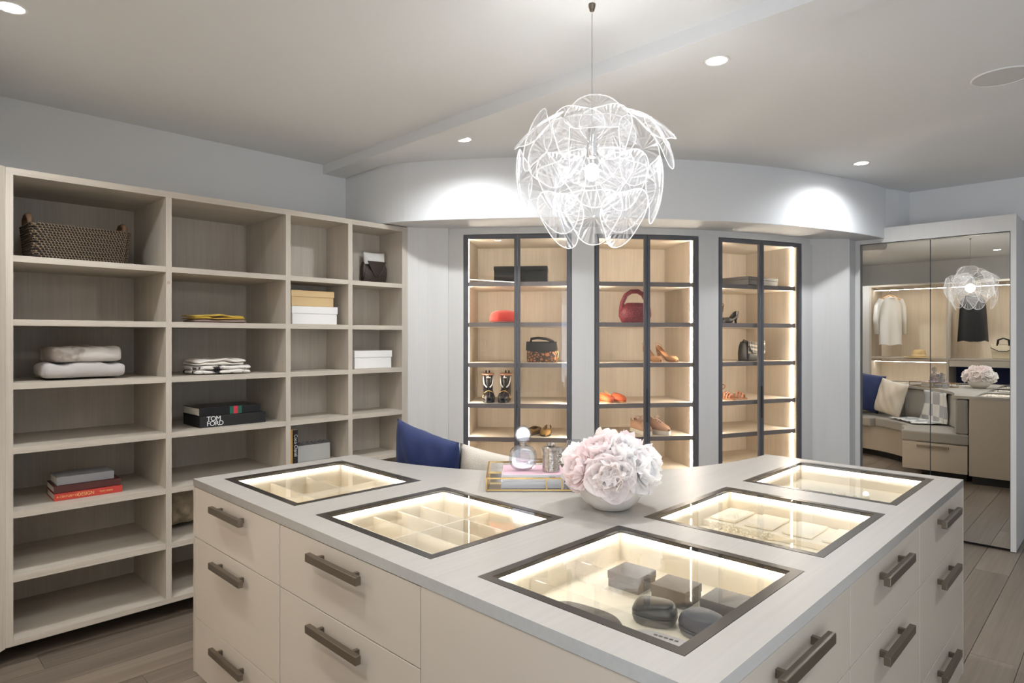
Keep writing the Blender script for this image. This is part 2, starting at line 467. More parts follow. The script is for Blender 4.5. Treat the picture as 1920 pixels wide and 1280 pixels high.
wg.box(xa + 0.03, xa + 0.08, FILL_WIN[0], FILL_WIN[1], FILL_WIN[2], FILL_WIN[2] + 0.05); wg.box(xa + 0.03, xa + 0.08, FILL_WIN[0], FILL_WIN[1], FILL_WIN[3] - 0.05, FILL_WIN[3])
struct(wg.build('fill_window', M['white']), 'unseen window added behind the camera to light the island')  # added opening out of view, lets in frontal fill light
struct(bx('wall_right', M['paint'], None, 5.95, 6.15, 0.6, 2.0, 0, Z2 + 0.02), 'white wall above the mirrored wardrobe')
struct(bx('wall_right_upper', M['paint'], None, 5.95, 6.15, V0, 0.6, 2.36, Z2 + 0.02))
struct(bx('leak_wall_back', M['paint'], None, U0, U1 + 0.12, 4.75, 4.85, 0, Z2 + 0.1))  # unseen wall added so sky light cannot leak between the panels
struct(bx('leak_wall_side', M['paint'], None, U1 + 0.1, U1 + 0.2, 0.6, 4.85, 0, Z2 + 0.1))  # unseen as well, added to shut out sky light at the side
struct(bx('wall_far_right', M['paint'], None, U1, U1 + 0.12, V0, 0.7, 0, Z2 + 0.02))
struct(bx('wall_corner', M['paint'], None, 6.12, U1 + 0.12, 0.6, 0.7, 0, Z2 + 0.02))
w = MB(); w.box(U0, WIN[0], YWIN - 0.2, YWIN, 0, Z1); w.box(WIN[1], U1, YWIN - 0.2, YWIN, 0, Z1)
w.box(WIN[0], WIN[1], YWIN - 0.2, YWIN, 0, WIN[2]); w.box(WIN[0], WIN[1], YWIN - 0.2, YWIN, WIN[3], Z1)
struct(w.build('wall_window', M['paint']), 'white wall with the wide window')
wf = MB()
wf.box(WIN[0], WIN[1], YWIN - 0.12, YWIN - 0.06, WIN[2], WIN[2] + 0.05); wf.box(WIN[0], WIN[1], YWIN - 0.12, YWIN - 0.06, WIN[3] - 0.05, WIN[3])
for k in range(5):
    xx = WIN[0] + (WIN[1] - WIN[0] - 0.05) * k / 4
    wf.box(xx, xx + 0.05, YWIN - 0.12, YWIN - 0.06, WIN[2] + 0.05, WIN[3] - 0.05)
wo = struct(wf.build('window_1', M['white']), 'wide white framed window')

# curved back wall behind and between the cabinets: wood clad pilasters as parts
wall = bpy.data.objects.new('wall_back', None); COL.objects.link(wall); struct(wall, 'curved back wall clad in pale wood panels')
def on(r, deg): return (CC[0] + r * math.cos(RAD(deg)), CC[1] + r * math.sin(RAD(deg)))
CABS = [(-146.2, -134.95), (-132.5, -121.1), (-118.6, -106.6)]
def pil(a0, a1, m, z0=0.0, z1=ZS, off=0.0, name='wood_panel', n=6, t=0.03):
    f = [on(RW + off, a0 + (a1 - a0) * i / n) for i in range(n + 1)]
    r = [on(RW + off - t, a0 + (a1 - a0) * i / n) for i in range(n + 1)]
    rings = [[(p[0], p[1], z0), (q[0], q[1], z0), (q[0], q[1], z1), (p[0], p[1], z1)] for p, q in zip(f, r)]
    return MB().loft(rings).build(name, m, wall, fix=True)
pil(-148.2, -146.25, M['ash_z'], z1=2.238)
pil(-134.9, -132.55, M['ash_z'], z1=2.238)
pil(-121.05, -118.65, M['ash_z'], z1=2.238)
pil(-106.55, -104.6, M['ash_z'], z1=2.238)
pil(-148.2, -104.6, M['ash_z'], z0=2.238, off=-0.012, name='top_filler', n=40)
# left return next to the bookcase
MB().prism([(2.700, 3.668), (2.772, 3.640), (2.83, 3.604), (2.835, 3.66), (2.70, 3.70)], 0, ZS).build('return_panel', M['ash_z'], wall)
MB().prism([(2.8301, 3.6039), (2.938, 3.502), (2.975, 3.53), (2.86, 3.66)], 0, ZS).build('return_panel', M['ash_z'], wall)
# right return next to the mirrored wardrobe
MB().prism([(5.243, 1.838), (5.33, 1.752), (5.36, 1.80), (5.27, 1.87)], 0, ZS).build('return_panel', M['ash_z'], wall)
MB().prism([(5.3301, 1.7519), (5.466, 1.607), (5.52, 1.64), (5.36, 1.81)], 0, ZS).build('return_panel', M['ash_z'], wall)
MB().prism([(5.48, 1.617), (5.66, 1.617), (5.66, 1.68), (5.50, 1.68)], 0, ZS).build('return_panel', M['ash_z'], wall)

# ================================================================== open bookcase
FV = 3.66
bc = thing('bookcase', 'tall pale oak open bookcase of four columns along the left wall', 'bookcase', (0, 0, 0))
SZ = [1.879, 1.5867, 1.294, 0.9984, 0.705, 0.413]
ZT, ZBOT, ZIN = 2.277, 0.094, 2.2454
cols = [(0.4922, 1.1326, 4.22), (1.1613, 1.7983, 4.22), (1.8289, 2.2248, 3.94), (2.2565, 2.6516, 3.94)]
bx('side_panel', M['oak_z'], bc, 0.4640, 0.4920, FV, 4.25, ZBOT, ZIN)
bx('side_panel', M['oak_z'], bc, 2.6518, 2.700, FV, 3.97, ZBOT, ZIN)
for a, b, d in ((1.1328, 1.1611, 4.25), (1.7985, 1.8287, 4.25), (2.2250, 2.2563, 3.97)):
    bx('divider', M['oak_z'], bc, a, b, FV, d, ZBOT + 0.026, ZIN)
bx('top_panel', M['oak_x'], bc, 0.4640, 2.700, FV, 3.97, ZIN, ZT)
bx('top_panel', M['oak_x'], bc, 0.4640, 1.8287, 3.97, 4.25, ZIN, ZT)
bx('bottom_panel', M['oak_x'], bc, 0.4922, 2.6516, FV, 3.97, ZBOT, 0.120)
bx('bottom_panel', M['oak_x'], bc, 0.4922, 1.8287, 3.97, 4.25, ZBOT, 0.120)
for (a, b, d) in cols:
    bx('back_panel', M['oak_z'], bc, a - 0.01, b + 0.01, d, d + 0.02, 0.120, ZIN)
    for z in SZ:
        bx('shelf', M['oak_x'], bc, a, b, FV + 0.0005, d, z - 0.029, z)
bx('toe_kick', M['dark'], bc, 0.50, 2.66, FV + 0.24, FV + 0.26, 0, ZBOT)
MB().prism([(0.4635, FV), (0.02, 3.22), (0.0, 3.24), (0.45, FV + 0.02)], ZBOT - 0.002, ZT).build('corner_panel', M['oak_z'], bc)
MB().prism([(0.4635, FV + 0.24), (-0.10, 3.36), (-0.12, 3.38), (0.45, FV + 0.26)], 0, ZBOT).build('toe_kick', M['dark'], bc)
cap = MB().lathe([(0.0085, 0), (0.0085, 0.001), (0.0075, 0.0015), (0.0, 0.0015)], 16).build('screw_cap', mat('beige_cap', (176, 160, 146), 0.6), bc, loc=(1.147, FV, 1.795), rot=(RAD(90), 0, 0))

# ================================================================== glass display cabinets
SHZ = [1.9028, 1.612, 1.322, 1.031, 0.790, 0.545]
CAB = []
labels = ['lit glass-door cabinet holding the leopard bag and black boots',
          'lit glass-door cabinet holding the wine red bag and sneakers, between two others',
          'lit glass-door cabinet nearest the mirrored doors, holding the checked handbag']
for ci, (a0, a1) in enumerate(CABS):
    p0 = Vector(on(RW, a0)); p1 = Vector(on(RW, a1)); mid = (p0 + p1) / 2; W = (p1 - p0).length
    rz = math.atan2(p1.y - p0.y, p1.x - p0.x)
    c = thing('display_cabinet', labels[ci], 'cabinet', (mid.x, mid.y, 0), rz, 'curved row of glass display cabinets')
    CAB.append((c, W))
    h = W / 2; D = 0.57; zt = 2.236; t = 0.018
    bx('side_panel', M['oak_in'], c, -h + 0.003, -h + 0.003 + t, 0.024, D, 0.08, zt)
    bx('side_panel', M['oak_in'], c, h - 0.003 - t, h - 0.003, 0.024, D, 0.08, zt)
    bx('back_panel', M['oak_in'], c, -h + 0.003, h - 0.003, D, D + 0.015, 0.08, zt)
    bx('top_panel', M['oak_inx'], c, -h + 0.003 + t, h - 0.003 - t, 0.024, D, zt - 0.02, zt)
    bx('bottom_panel', M['oak_inx'], c, -h + 0.003 + t, h - 0.003 - t, 0.024, D, 0.08, 0.10)
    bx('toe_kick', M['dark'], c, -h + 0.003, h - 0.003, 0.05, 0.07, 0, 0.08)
    for z in SHZ:
        s = bx('shelf', M['oak_inx'], c, -h + 0.003 + t, h - 0.003 - t, 0.052, D, z - 0.030, z)
        bx('edge_strip', M['shelf_edge'], s, -h + 0.003 + t, h - 0.003 - t, 0.044, 0.052, z - 0.031, z + 0.0005)
    tops = [zt - 0.02] + [z - 0.031 for z in SHZ]; bots = SHZ + [0.10]
    for sx in (-1, 1):
        for zt_, zb_ in zip(tops, bots):
            x = sx * (h - 0.003 - t)
            bx('led_strip', M['led_cab'], c, min(x, x - sx * 0.004), max(x, x - sx * 0.004), 0.070, 0.081, zb_ + 0.002, zt_ - 0.002)
    for sx in (-1, 1):
        xo = sx * (h - 0.002); xi = sx * 0.0015
        l, r = min(xo, xi), max(xo, xi)
        so, si = (0.030, 0.020)
        ls, rs = (so, si) if sx < 0 else (si, so)
        d = bpy.data.objects.new('door', None); COL.objects.link(d); d.parent = c
        bx('stile', M['frame'], d, l, l + ls, 0.0, 0.022, 0.085, zt - 0.002)
        bx('stile', M['frame'], d, r - rs, r, 0.0, 0.022, 0.085, zt - 0.002)
        bx('rail', M['frame'], d, l + ls, r - rs, 0.0, 0.022, zt - 0.030, zt - 0.002)
        bx('rail', M['frame'], d, l + ls, r - rs, 0.0, 0.022, 0.085, 0.115)
        bx('glass_pane', M['glass'], d, l + ls, r - rs, 0.009, 0.014, 0.115, zt - 0.030)
    bx('handle', M['bronze'], c, -0.006, 0.000, -0.012, -0.0005, 0.90, 1.14)

# ================================================================== mirrored wardrobe
MU = 5.636
mw = thing('mirrored_wardrobe', 'tall wardrobe with two mirrored doors in a pale frame', 'wardrobe', (0, 0, 0))
bx('side_panel', M['ash_z'], mw, MU - 0.004, 6.25, 0.586, 0.618, 0.006, 2.368)
bx('side_panel', M['ash_z'], mw, MU - 0.002, 5.94, 1.578, 1.615, 0.006, 2.252)
bx('top_panel', M['ash_z'], mw, MU - 0.002, 5.94, 0.618, 1.615, 2.252, 2.368)
bx('carcass', M['dark'], mw, MU + 0.02, 5.94, 0.62, 1.576, 0.01, 2.25)
for a, b in ((0.622, 1.093), (1.099, 1.575)):
    d = bx('mirror_door', M['mirror'], mw, MU, MU + 0.005, a, b, 0.022, 2.246)
    bx('door_edge', M['frame'], d, MU + 0.005, MU + 0.019, a - 0.002, b + 0.002, 0.020, 2.249)

# ================================================================== island worktop
UF, VR, VL, UR = 0.998, 0.517, 2.876, 3.276
BC = (3.276, 2.85)                       # banquette centre
def arc(r, a0, a1, n): return [(BC[0] + r * math.cos(RAD(a0 + (a1 - a0) * i / n)), BC[1] + r * math.sin(RAD(a0 + (a1 - a0) * i / n))) for i in range(n + 1)]
RC = 1.49
outline = [(UF, VL), (UF, VR), (UR, VR)] + arc(RC, 270, 180 - 1.0, 40)
outline[-1] = (BC[0] - RC, VL)
PAN = [(1.087, 2.149, 1.655, 2.776), (1.083, 1.366, 1.650, 1.990), (1.087, 0.606, 1.701, 1.183), (1.839, 0.606, 2.446, 1.178), (2.594, 0.608, 3.198, 1.177)]
def rect(u0, v0, u1, v1, i=0.0): return [(u0 + i, v0 + i), (u1 - i, v0 + i), (u1 - i, v1 - i), (u0 + i, v1 - i)]
wt = flat_poly('island_worktop', [outline] + [rect(*p) for p in PAN], 0.870, 0.900, M['top'])
tag(wt, 'pale oak worktop of the corner island with five glass windows', 'worktop')
FRW = 0.027
names = ['compartment tray beside the bookcase end of the island, six cream compartments',
         'compartment tray in the middle of the drawer side, many narrow cream compartments',
         'glass topped tray at the near corner holding dark boxes and eyewear cases',
         'glass topped jewellery tray in the middle of the right side',
         'glass topped jewellery tray nearest the mirrored doors']
for i, p in enumerate(PAN):
    u0, v0, u1, v1 = p
    fr = flat_poly('glass_frame', [rect(*p, 0.0008), rect(*p, FRW)], 0.889, 0.9008, M['bronze'], wt)
    bx('glass_lid', M['lid'], wt, u0 + FRW + 0.0005, u1 - FRW - 0.0005, v0 + FRW + 0.0005, v1 - FRW - 0.0005, 0.894, 0.8995)
    t = thing('display_tray', names[i], 'tray', (0, 0, 0), 0, 'lit display trays under the glass')
    a0, b0, a1, b1 = u0 + 0.012, v0 + 0.012, u1 - 0.012, v1 - 0.012
    zf = 0.800 if i >= 2 else 0.775
    bx('tray_floor', M['cream'], t, a0, a1, b0, b1, zf - 0.008, zf)
    e = 0.008
    bx('tray_wall', M['cream'], t, a0, a0 + e, b0, b1, zf, 0.8885); bx('tray_wall', M['cream'], t, a1 - e, a1, b0, b1, zf, 0.8885)
    bx('tray_wall', M['cream'], t, a0 + e, a1 - e, b0, b0 + e, zf, 0.8885); bx('tray_wall', M['cream'], t, a0 + e, a1 - e, b1 - e, b1, zf, 0.8885)
    g = 0.004; zl0, zl1 = 0.868, 0.8865
    bx('led_strip', M['led_tray'], t, a0 + e, a0 + e + g, b0 + 0.02, b1 - 0.02, zl0, zl1); bx('led_strip', M['led_tray'], t, a1 - e - g, a1 - e, b0 + 0.02, b1 - 0.02, zl0, zl1)
    bx('led_strip', M['led_tray'], t, a0 + 0.02, a1 - 0.02, b0 + e, b0 + e + g, zl0, zl1); bx('led_strip', M['led_tray'], t, a0 + 0.02, a1 - 0.02, b1 - e - g, b1 - e, zl0, zl1)
    ia0, ib0, ia1, ib1 = a0 + e, b0 + e, a1 - e, b1 - e
    dz = 0.852
    if i == 0:
        mv = 2.466
        bx('tray_divider', M['cream'], t, ia0, ia1, mv - 0.004, mv + 0.004, zf, dz)
        for uu in (1.286, 1.457):
            bx('tray_divider', M['cream'], t, uu - 0.004, uu + 0.004, ib0, mv - 0.004, zf, dz); bx('tray_divider', M['cream'], t, uu - 0.004, uu + 0.004, mv + 0.004, ib1, zf, dz)
    elif i == 1:
        mv = 1.715
        bx('tray_divider', M['cream'], t, ia0, ia1, mv - 0.004, mv + 0.004, zf, dz)
        bx('tray_divider', M['cream'], t, ia0, ia1, 1.478, 1.486, zf, dz)
        for uu in (1.20, 1.305, 1.41, 1.515):
            bx('tray_divider', M['cream'], t, uu - 0.004, uu + 0.004, mv + 0.004, ib1, zf, dz); bx('tray_divider', M['cream'], t, uu - 0.004, uu + 0.004, 1.486, mv - 0.004, zf, dz)
    elif i == 2:
        for uu in (1.26, 1.455):
            bx('clear_divider', M['clear'], t, uu - 0.003, uu + 0.003, ib0, ib1, zf, 0.855)
    else:
        w_ = ia1 - ia0
        bx('tray_step', M['cream'], t, ia0 + w_ * (0.62 if i == 3 else 0.52), ia1, ib0, ib1, zf, 0.822, bevel=0.003)
        bx('tray_divider', M['cream'], t, ia0 + w_ * 0.36, ia0 + w_ * 0.36 + 0.008, ib0, ib1, zf, 0.825)
        if i == 3:
            for k in range(4):
                vv = ib0 + (ib1 - ib0) * (k + 0.5) / 4
                MB().loft([[(ia0 + w_ * 0.66, vv - 0.05, 0.8225), (ia0 + w_ * 0.66, vv + 0.05, 0.8225), (ia0 + w_ * 0.66, vv + 0.05, 0.832), (ia0 + w_ * 0.66, vv - 0.05, 0.832)],
                           [(ia1 - 0.02, vv - 0.05, 0.8225), (ia1 - 0.02, vv + 0.05, 0.8225), (ia1 - 0.02, vv + 0.05, 0.832), (ia1 - 0.02, vv - 0.05, 0.832)]]).build('ring_roll', M['cream'], t, bevel=0.005)

# ------------------------------------------------------------------ island base and drawers
ib = thing('dressing_island', 'taupe lacquered island body with plain near corner panel', 'cabinet', (0, 0, 0))
RB = 1.632
body = [(UF + 0.024, VL - 0.012), (UF + 0.024, VR + 0.024), (UR - 0.012, VR + 0.024)] + arc(RB, 270, 180, 36)
body[3] = (UR - 0.012, BC[1] - RB); body[-1] = (BC[0] - RB, VL - 0.012)
MB().prism(body, 0.08, 0.764).build('carcass', M['lacquer'], ib)
kick = [(UF + 0.07, VL - 0.05), (UF + 0.07, VR + 0.07), (UR - 0.06, VR + 0.07)] + arc(RB + 0.03, 270, 180, 20)
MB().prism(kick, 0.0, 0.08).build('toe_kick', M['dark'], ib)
bx('end_panel', M['lacquer'], ib, UF + 0.0, 1.64, VL - 0.0115, VL - 0.0005, 0.08, 0.8695)
bx('end_panel', M['lacquer'], ib, UR - 0.0115, UR - 0.0005, VR + 0.0, 1.215, 0.08, 0.8695)
bx('corner_panel', M['lacquer'], ib, UF + 0.002, UF + 0.022, VR + 0.0235, 1.3005, 0.08, 0.868, bevel=0.001)
bx('corner_panel', M['lacquer'], ib, UF + 0.002, UF + 0.030, VR + 0.0025, VR + 0.0230, 0.08, 0.868)
ROWS = [(0.6565, 0.8665), (0.3165, 0.6535), (0.082, 0.3135)]
HZ = [0.822, 0.601, 0.262]
def drawer_unit(label, side, a, b):
    t = thing('drawer_unit', label, 'drawers', (0, 0, 0), 0, 'taupe drawer units of the island')
    ha, hb = (a + b) / 2 - 0.144, (a + b) / 2 + 0.144
    for (z0, z1), hz in zip(ROWS, HZ):
        if side == 'L':
            d = bx('drawer', M['lacquer'], t, UF + 0.002, UF + 0.022, a + 0.0015, b - 0.0015, z0, z1, bevel=0.001)
            h = bx('handle', M['pewter'], d, UF - 0.036, UF - 0.018, ha, hb, hz - 0.0125, hz + 0.0125, bevel=0.0015)
            for q in (ha + 0.045, hb - 0.045): bx('post', M['pewter'], h, UF - 0.019, UF + 0.003, q - 0.006, q + 0.006, hz - 0.009, hz + 0.009)
        else:
            d = bx('drawer', M['lacquer'], t, a + 0.0015, b - 0.0015, VR + 0.002, VR + 0.022, z0, z1, bevel=0.001)
            h = bx('handle', M['pewter'], d, ha, hb, VR - 0.036, VR - 0.018, hz - 0.0125, hz + 0.0125, bevel=0.0015)
            for q in (ha + 0.045, hb - 0.045): bx('post', M['pewter'], h, q - 0.006, q + 0.006, VR - 0.019, VR + 0.003, hz - 0.009, hz + 0.009)
drawer_unit('taupe drawers on the front-left face, at the end nearest the bookcase', 'L', 2.081, 2.8655)
drawer_unit('taupe drawers on the front-left face, beside the plain corner panel', 'L', 1.302, 2.079)
drawer_unit('taupe drawers on the right face, nearest the near corner', 'R', UF + 0.032, 1.769)
drawer_unit('taupe drawers in the middle of the right face', 'R', 1.771, 2.506)
drawer_unit('taupe drawers on the right face, nearest the mirrored wardrobe', 'R', 2.508, UR - 0.012)

# ================================================================== curved banquette
bq = thing('banquette', 'curved grey upholstered bench built into the back of the island', 'bench', (0, 0, 0))
def sweep(prof, a0, a1, n, name, m, parent, smooth=False, bevel=0.0):
    rings = []
    for i in range(n + 1):
        a = RAD(a0 + (a1 - a0) * i / n)
        rings.append([(BC[0] + r * math.cos(a), BC[1] + r * math.sin(a), z) for r, z in prof])
    return MB().loft(rings).build(name, m, parent, fix=True, bevel=bevel, seg=3)
for k in range(3):
    sweep([(1.505, 0.50), (1.625, 0.50), (1.625, 0.862), (1.515, 0.862)], 180 + 30 * k + 0.2, 210 + 30 * k - 0.2, 12, 'back_cushion', M['fabric'], bq, bevel=0.02)
sweep([(1.02, 0.385), (1.63, 0.385), (1.63, 0.498), (1.02, 0.498)], 180, 207, 14, 'seat_cushion', M['fabric'], bq, bevel=0.018)
sweep([(1.10, 0.385), (1.63, 0.385), (1.63, 0.498), (1.10, 0.498)], 207.3, 243.7, 16, 'seat_cushion', M['fabric'], bq, bevel=0.018)
sweep([(1.02, 0.385), (1.63, 0.385), (1.63, 0.498), (1.02, 0.498)], 244, 270, 14, 'seat_cushion', M['fabric'], bq, bevel=0.018)
sweep([(1.14, 0.08), (1.628, 0.08), (1.628, 0.383), (1.14, 0.383)], 180, 262, 40, 'base', M['lacquer'], bq)
sweep([(1.20, 0.0), (1.6, 0.0), (1.6, 0.08), (1.20, 0.08)], 180, 266, 30, 'toe_kick', M['dark'], bq)
dr = bx('drawer', M['lacquer'], bq, UR - 0.03, UR - 0.008, BC[1] - 1.62, BC[1] - 1.03, 0.085, 0.380, bevel=0.001)
bx('handle', M['pewter'], dr, UR - 0.0, UR + 0.016, BC[1] - 1.46, BC[1] - 1.17, 0.33, 0.352, bevel=0.0015)
for q in (1.45, 1.18): bx('post', M['pewter'], dr, UR - 0.009, UR + 0.001, BC[1] - q - 0.006, BC[1] - q + 0.006, 0.334, 0.348)

# ================================================================== hanging wardrobe behind the camera, seen in the mirror
hw = thing('hanging_wardrobe', 'open hanging wardrobe with lit rails reflected in the mirrored doors', 'wardrobe', (0, 0, 0))
HB, HF = -0.58, 0.015
bx('back_panel', M['oak_in'], hw, HB, HB + 0.02, 0.72, 3.02, 0.05, 2.335)
for v in (0.72, 1.96, 2.99): bx('side_panel', M['oak_z'], hw, HB + 0.02, HF, v, v + 0.03, 0.0, 2.305)
bx('corner_post', M['ash_z'], hw, HB + 0.02, HF, 3.021, 3.20, 0.0, 2.335)
bx('top_panel', M['oak_y'], hw, HB + 0.02, HF, 0.72, 3.02, 2.305, 2.335)
bx('shelf', M['oak_y'], hw, HB + 0.02, HF, 1.99, 2.99, 1.178, 1.203)
bx('shelf', M['oak_y'], hw, HB + 0.02, HF, 0.75, 1.96, 1.178, 1.203)
bx('drawer', M['oak_y'], hw, HF - 0.03, HF - 0.002, 0.755, 1.955, 1.082, 1.174)
bx('back_panel', M['navy'], hw, HB + 0.021, HB + 0.03, 0.75, 1.96, 0.05, 1.10)
bx('bottom_panel', M['oak_y'], hw, HB + 0.02, HF, 0.75, 2.99, 0.04, 0.065)
for v0, v1, z in ((2.0, 2.985, 2.262), (0.76, 1.955, 2.262), (2.0, 2.985, 1.135)):
    r = bx('rail', M['pewter'], hw, -0.17, -0.13, v0, v1, z, z + 0.012)
    bx('led_strip', M['led_rod'], r, -0.165, -0.135, v0 + 0.005, v1 - 0.005, z - 0.004, z)

# ================================================================== ceiling lights
def downlight(u, v, z, label, energy=DOWN_W):
    t = thing('downlight', label, 'light', (u, v, z), 0, 'recessed round downlights')
    MB().lathe([(0.042, 0.0), (0.042, -0.002), (0.052, -0.003), (0.055, 0.0)], 28).build('trim_ring', M['white'], t, smooth=True)
    MB().lathe([(0.0, -0.0012), (0.042, -0.0012), (0.042, 0.0), (0.0, 0.0)], 28).build('lens', M['lens'], t)
    l = bpy.data.lights.new('downlight_lamp', 'SPOT'); l.energy = energy; l.spot_size = RAD(162); l.spot_blend = 0.9; l.shadow_soft_size = 0.04
    l.color = (0.94, 0.97, 1.0)
    o = bpy.data.objects.new('downlight_lamp', l); COL.objects.link(o); o.parent = t; o.location = (0, 0, -0.012)
downlight(0.391, 2.967, Z1, 'recessed downlight in the corner above the bookcase')
downlight(2.506, 2.847, Z2, 'recessed downlight between the beam and the curved bulkhead')
downlight(2.548, 1.270, Z2, 'recessed downlight beside the beam, right of the pendant')
downlight(4.726, 1.316, Z2, 'recessed downlight near the curved bulkhead and mirrored wardrobe')
downlight(0.30, 1.349, Z1, 'recessed downlight above the hanging wardrobe, seen in the mirror')
downlight(0.35, -0.6, Z1, 'unseen downlight added behind the camera near the window side')  # extra lamp added outside the view
downlight(2.55, -0.6, Z2, 'unseen downlight added over the aisle by the window')  # another added lamp, also out of view
sp = thing('ceiling_speaker', 'round white ceiling speaker grille at the right edge', 'speaker', (3.60, 0.425, Z2))
MB().lathe([(0.0, -0.004), (0.09, -0.004), (0.108, -0.0035), (0.108, 0.0), (0.0, 0.0)], 40).build('grille', mat('speaker_grille', (205, 205, 204), 0.8, bump=0.3, bscale=900), sp)
MB().lathe([(0.109, 0.0), (0.109, -0.005), (0.116, -0.005), (0.118, 0.0)], 40).build('rim', M['white'], sp, smooth=True)

# ================================================================== pendant with prism petals
CH = Vector((1.871, 1.417, 2.106))
pl = thing('pendant_lamp', 'round pendant lamp of overlapping clear prism petals', 'lamp', CH)
MB().lathe([(0.0, 0.614), (0.013, 0.614), (0.013, 0.606), (0.008, 0.588), (0.003, 0.586), (0, 0.586)], 20).build('ceiling_cup', M['pewter'], pl, smooth=True)
MB().cyl((0, 0, 0.16), 0.0012, 0.42, 8).build('cable', mat('grey_cable', (150, 150, 150), 0.4), pl)
MB().lathe([(0.0, 0.17), (0.016, 0.17), (0.020, 0.16), (0.020, 0.06), (0.014, 0.05), (0.0, 0.05)], 20).build('socket', mat('chrome', (220, 220, 220), 0.12, metal=1.0), pl, smooth=True)
MB().sphere((0, 0, 0.0), 0.026, 16, 10, (1, 1, 1.25)).build('bulb', M['bulb'], pl, smooth=True)
ll = bpy.data.lights.new('pendant_bulb', 'POINT'); ll.energy = LAMP_W; ll.color = (1.0, 0.985, 0.96); ll.shadow_soft_size = 0.05
lo = bpy.data.objects.new('pendant_bulb', ll); COL.objects.link(lo); lo.parent = pl; lo.location = (0, 0, 0.0)
def petal_mesh(w, h):
    NS = 72; mb = MB(); rr = [0.03, 0.28, 0.55, 0.8, 1.0]
    def pt(f, i, zoff=0):
        th = 2 * math.pi * i / NS
        r = 0.5 * (1 + 0.13 * math.cos(3 * (th + math.pi / 2))) * f
        rid = 0.0032 * f * (1 if i % 2 else -1) * (1 - 0.5 * (f > 0.95))
        x, y = r * w * math.cos(th), r * h * math.sin(th)
        return (x, y, -0.34 * (x * x + y * y) / max(w, h) + rid + zoff)
    n0 = 0
    for f in rr: mb.v += [pt(f, i) for i in range(NS)]
    for a in range(len(rr) - 1):
        for i in range(NS):
            j = (i + 1) % NS
            mb.f.append((a * NS + i, a * NS + j, (a + 1) * NS + j, (a + 1) * NS + i))
    mb.f.append(tuple(range(NS)))
    me = mb.mesh('petal'); me.materials.append(M['petal'])
    rim = MB().tube([pt(1.0, i) for i in range(0, NS, 2)], 0.0018, 6, loop=True).mesh('rim'); rim.materials.append(M['rim'])
    return me, rim
PM = {'big': petal_mesh(0.285, 0.235), 'mid': petal_mesh(0.215, 0.235), 'up': petal_mesh(0.21, 0.20)}
AZ0 = math.degrees(math.atan2(-CH.y, -CH.x))
def petal(kind, az, z, r, elev, spin=0):
    me, rim = PM[kind]
    a = RAD(AZ0 + az)
    nrm = Vector((math.cos(a) * math.cos(RAD(elev)), math.sin(a) * math.cos(RAD(elev)), math.sin(RAD(elev))))
    right = Vector((-math.sin(a), math.cos(a), 0))
    upv = nrm.cross(right)
    mtx = Matrix((right, upv, nrm)).transposed().to_4x4() @ Matrix.Rotation(RAD(spin), 4, 'Z')
    mtx.translation = Vector((math.cos(a) * r, math.sin(a) * r, z))
    o = bpy.data.objects.new('petal', me); COL.objects.link(o); o.parent = pl; o.matrix_local = mtx
    q = bpy.data.objects.new('rim', rim); COL.objects.link(q); q.parent = o
    s = MB().tube([(math.cos(a) * 0.018, math.sin(a) * 0.018, 0.09), (math.cos(a) * r * 0.6, math.sin(a) * r * 0.6, z * 0.7 + 0.04), (math.cos(a) * r, math.sin(a) * r, z)], 0.0015, 6)
    s.build('arm', M['clear'], pl)
for args in [('big', -2, 0.020, 0.275, 2), ('up', 4, 0.165, 0.20, 38, 60), ('mid', -28, -0.128, 0.262, -8, 8), ('mid', 26, -0.128, 0.262, -8, -8),
             ('up', -72, 0.150, 0.215, 52, 20), ('up', -58, 0.09, 0.245, 10, 70), ('up', 74, 0.160, 0.225, 56, -25), ('up', 84, 0.105, 0.260, 28, 40),
             ('mid', -98, -0.02, 0.275, -3, 10), ('mid', 100, -0.055, 0.25, -2), ('mid', -44, 0.03, 0.225, 4, 30), ('mid', 46, 0.03, 0.235, 4, -28),
             ('up', 150, 0.195, 0.13, 30), ('up', -150, 0.195, 0.13, 30), ('mid', 150, 0.03, 0.26, 2), ('mid', -150, 0.03, 0.26, 2),
             ('mid', 140, -0.14, 0.20, -14), ('mid', -140, -0.14, 0.20, -14), ('mid', 178, -0.12, 0.21, -12), ('big', 176, 0.05, 0.24, 4)]:
    petal(*args)

# ================================================================== small builders
def rbox(name, m, parent, sx, sy, sz, loc=(0, 0, 0), bev=0.002, rotz=0.0):
    return MB().box(-sx / 2, sx / 2, -sy / 2, sy / 2, 0, sz).build(name, m, parent, bevel=bev, loc=loc, rotz=rotz)
def nz(x, y, s=0):
    return math.sin(x * 3.1 + s) * math.cos(y * 2.7 + s * 1.7) + 0.5 * math.sin(x * 7.3 + y * 5.1 + s * 2.1)
def cushion(name, label, m, loc, size, thick, rot, seed=0, cat='cushion', wr=0.006):
    n = 22; mb = MB()
    def side(sg):
        def fn(a, b):
            x, y = 2 * a - 1, 2 * b - 1
            ed = (1 - abs(x) ** 2.6) * (1 - abs(y) ** 2.6)
            pin = 1 - 0.07 * (1 - abs(x) ** 2) * (abs(y) > 0.999) - 0.0
            px = x * (1 - 0.06 * (1 - y * y)); py = y * (1 - 0.06 * (1 - x * x))
            h = thick / 2 * max(ed, 0) ** 0.5 + wr * nz(x * 1.5, y * 1.5, seed + sg) * min(1, ed * 3)
            return (px * size[0] / 2, sg * h, py * size[1] / 2)
        return fn
    mb.grid(side(1), n, n); mb.grid(side(-1), n, n)
    o = mb.build(name, m, None, smooth=True, fix=True, loc=loc, rot=rot)
    return tag(o, label, cat)
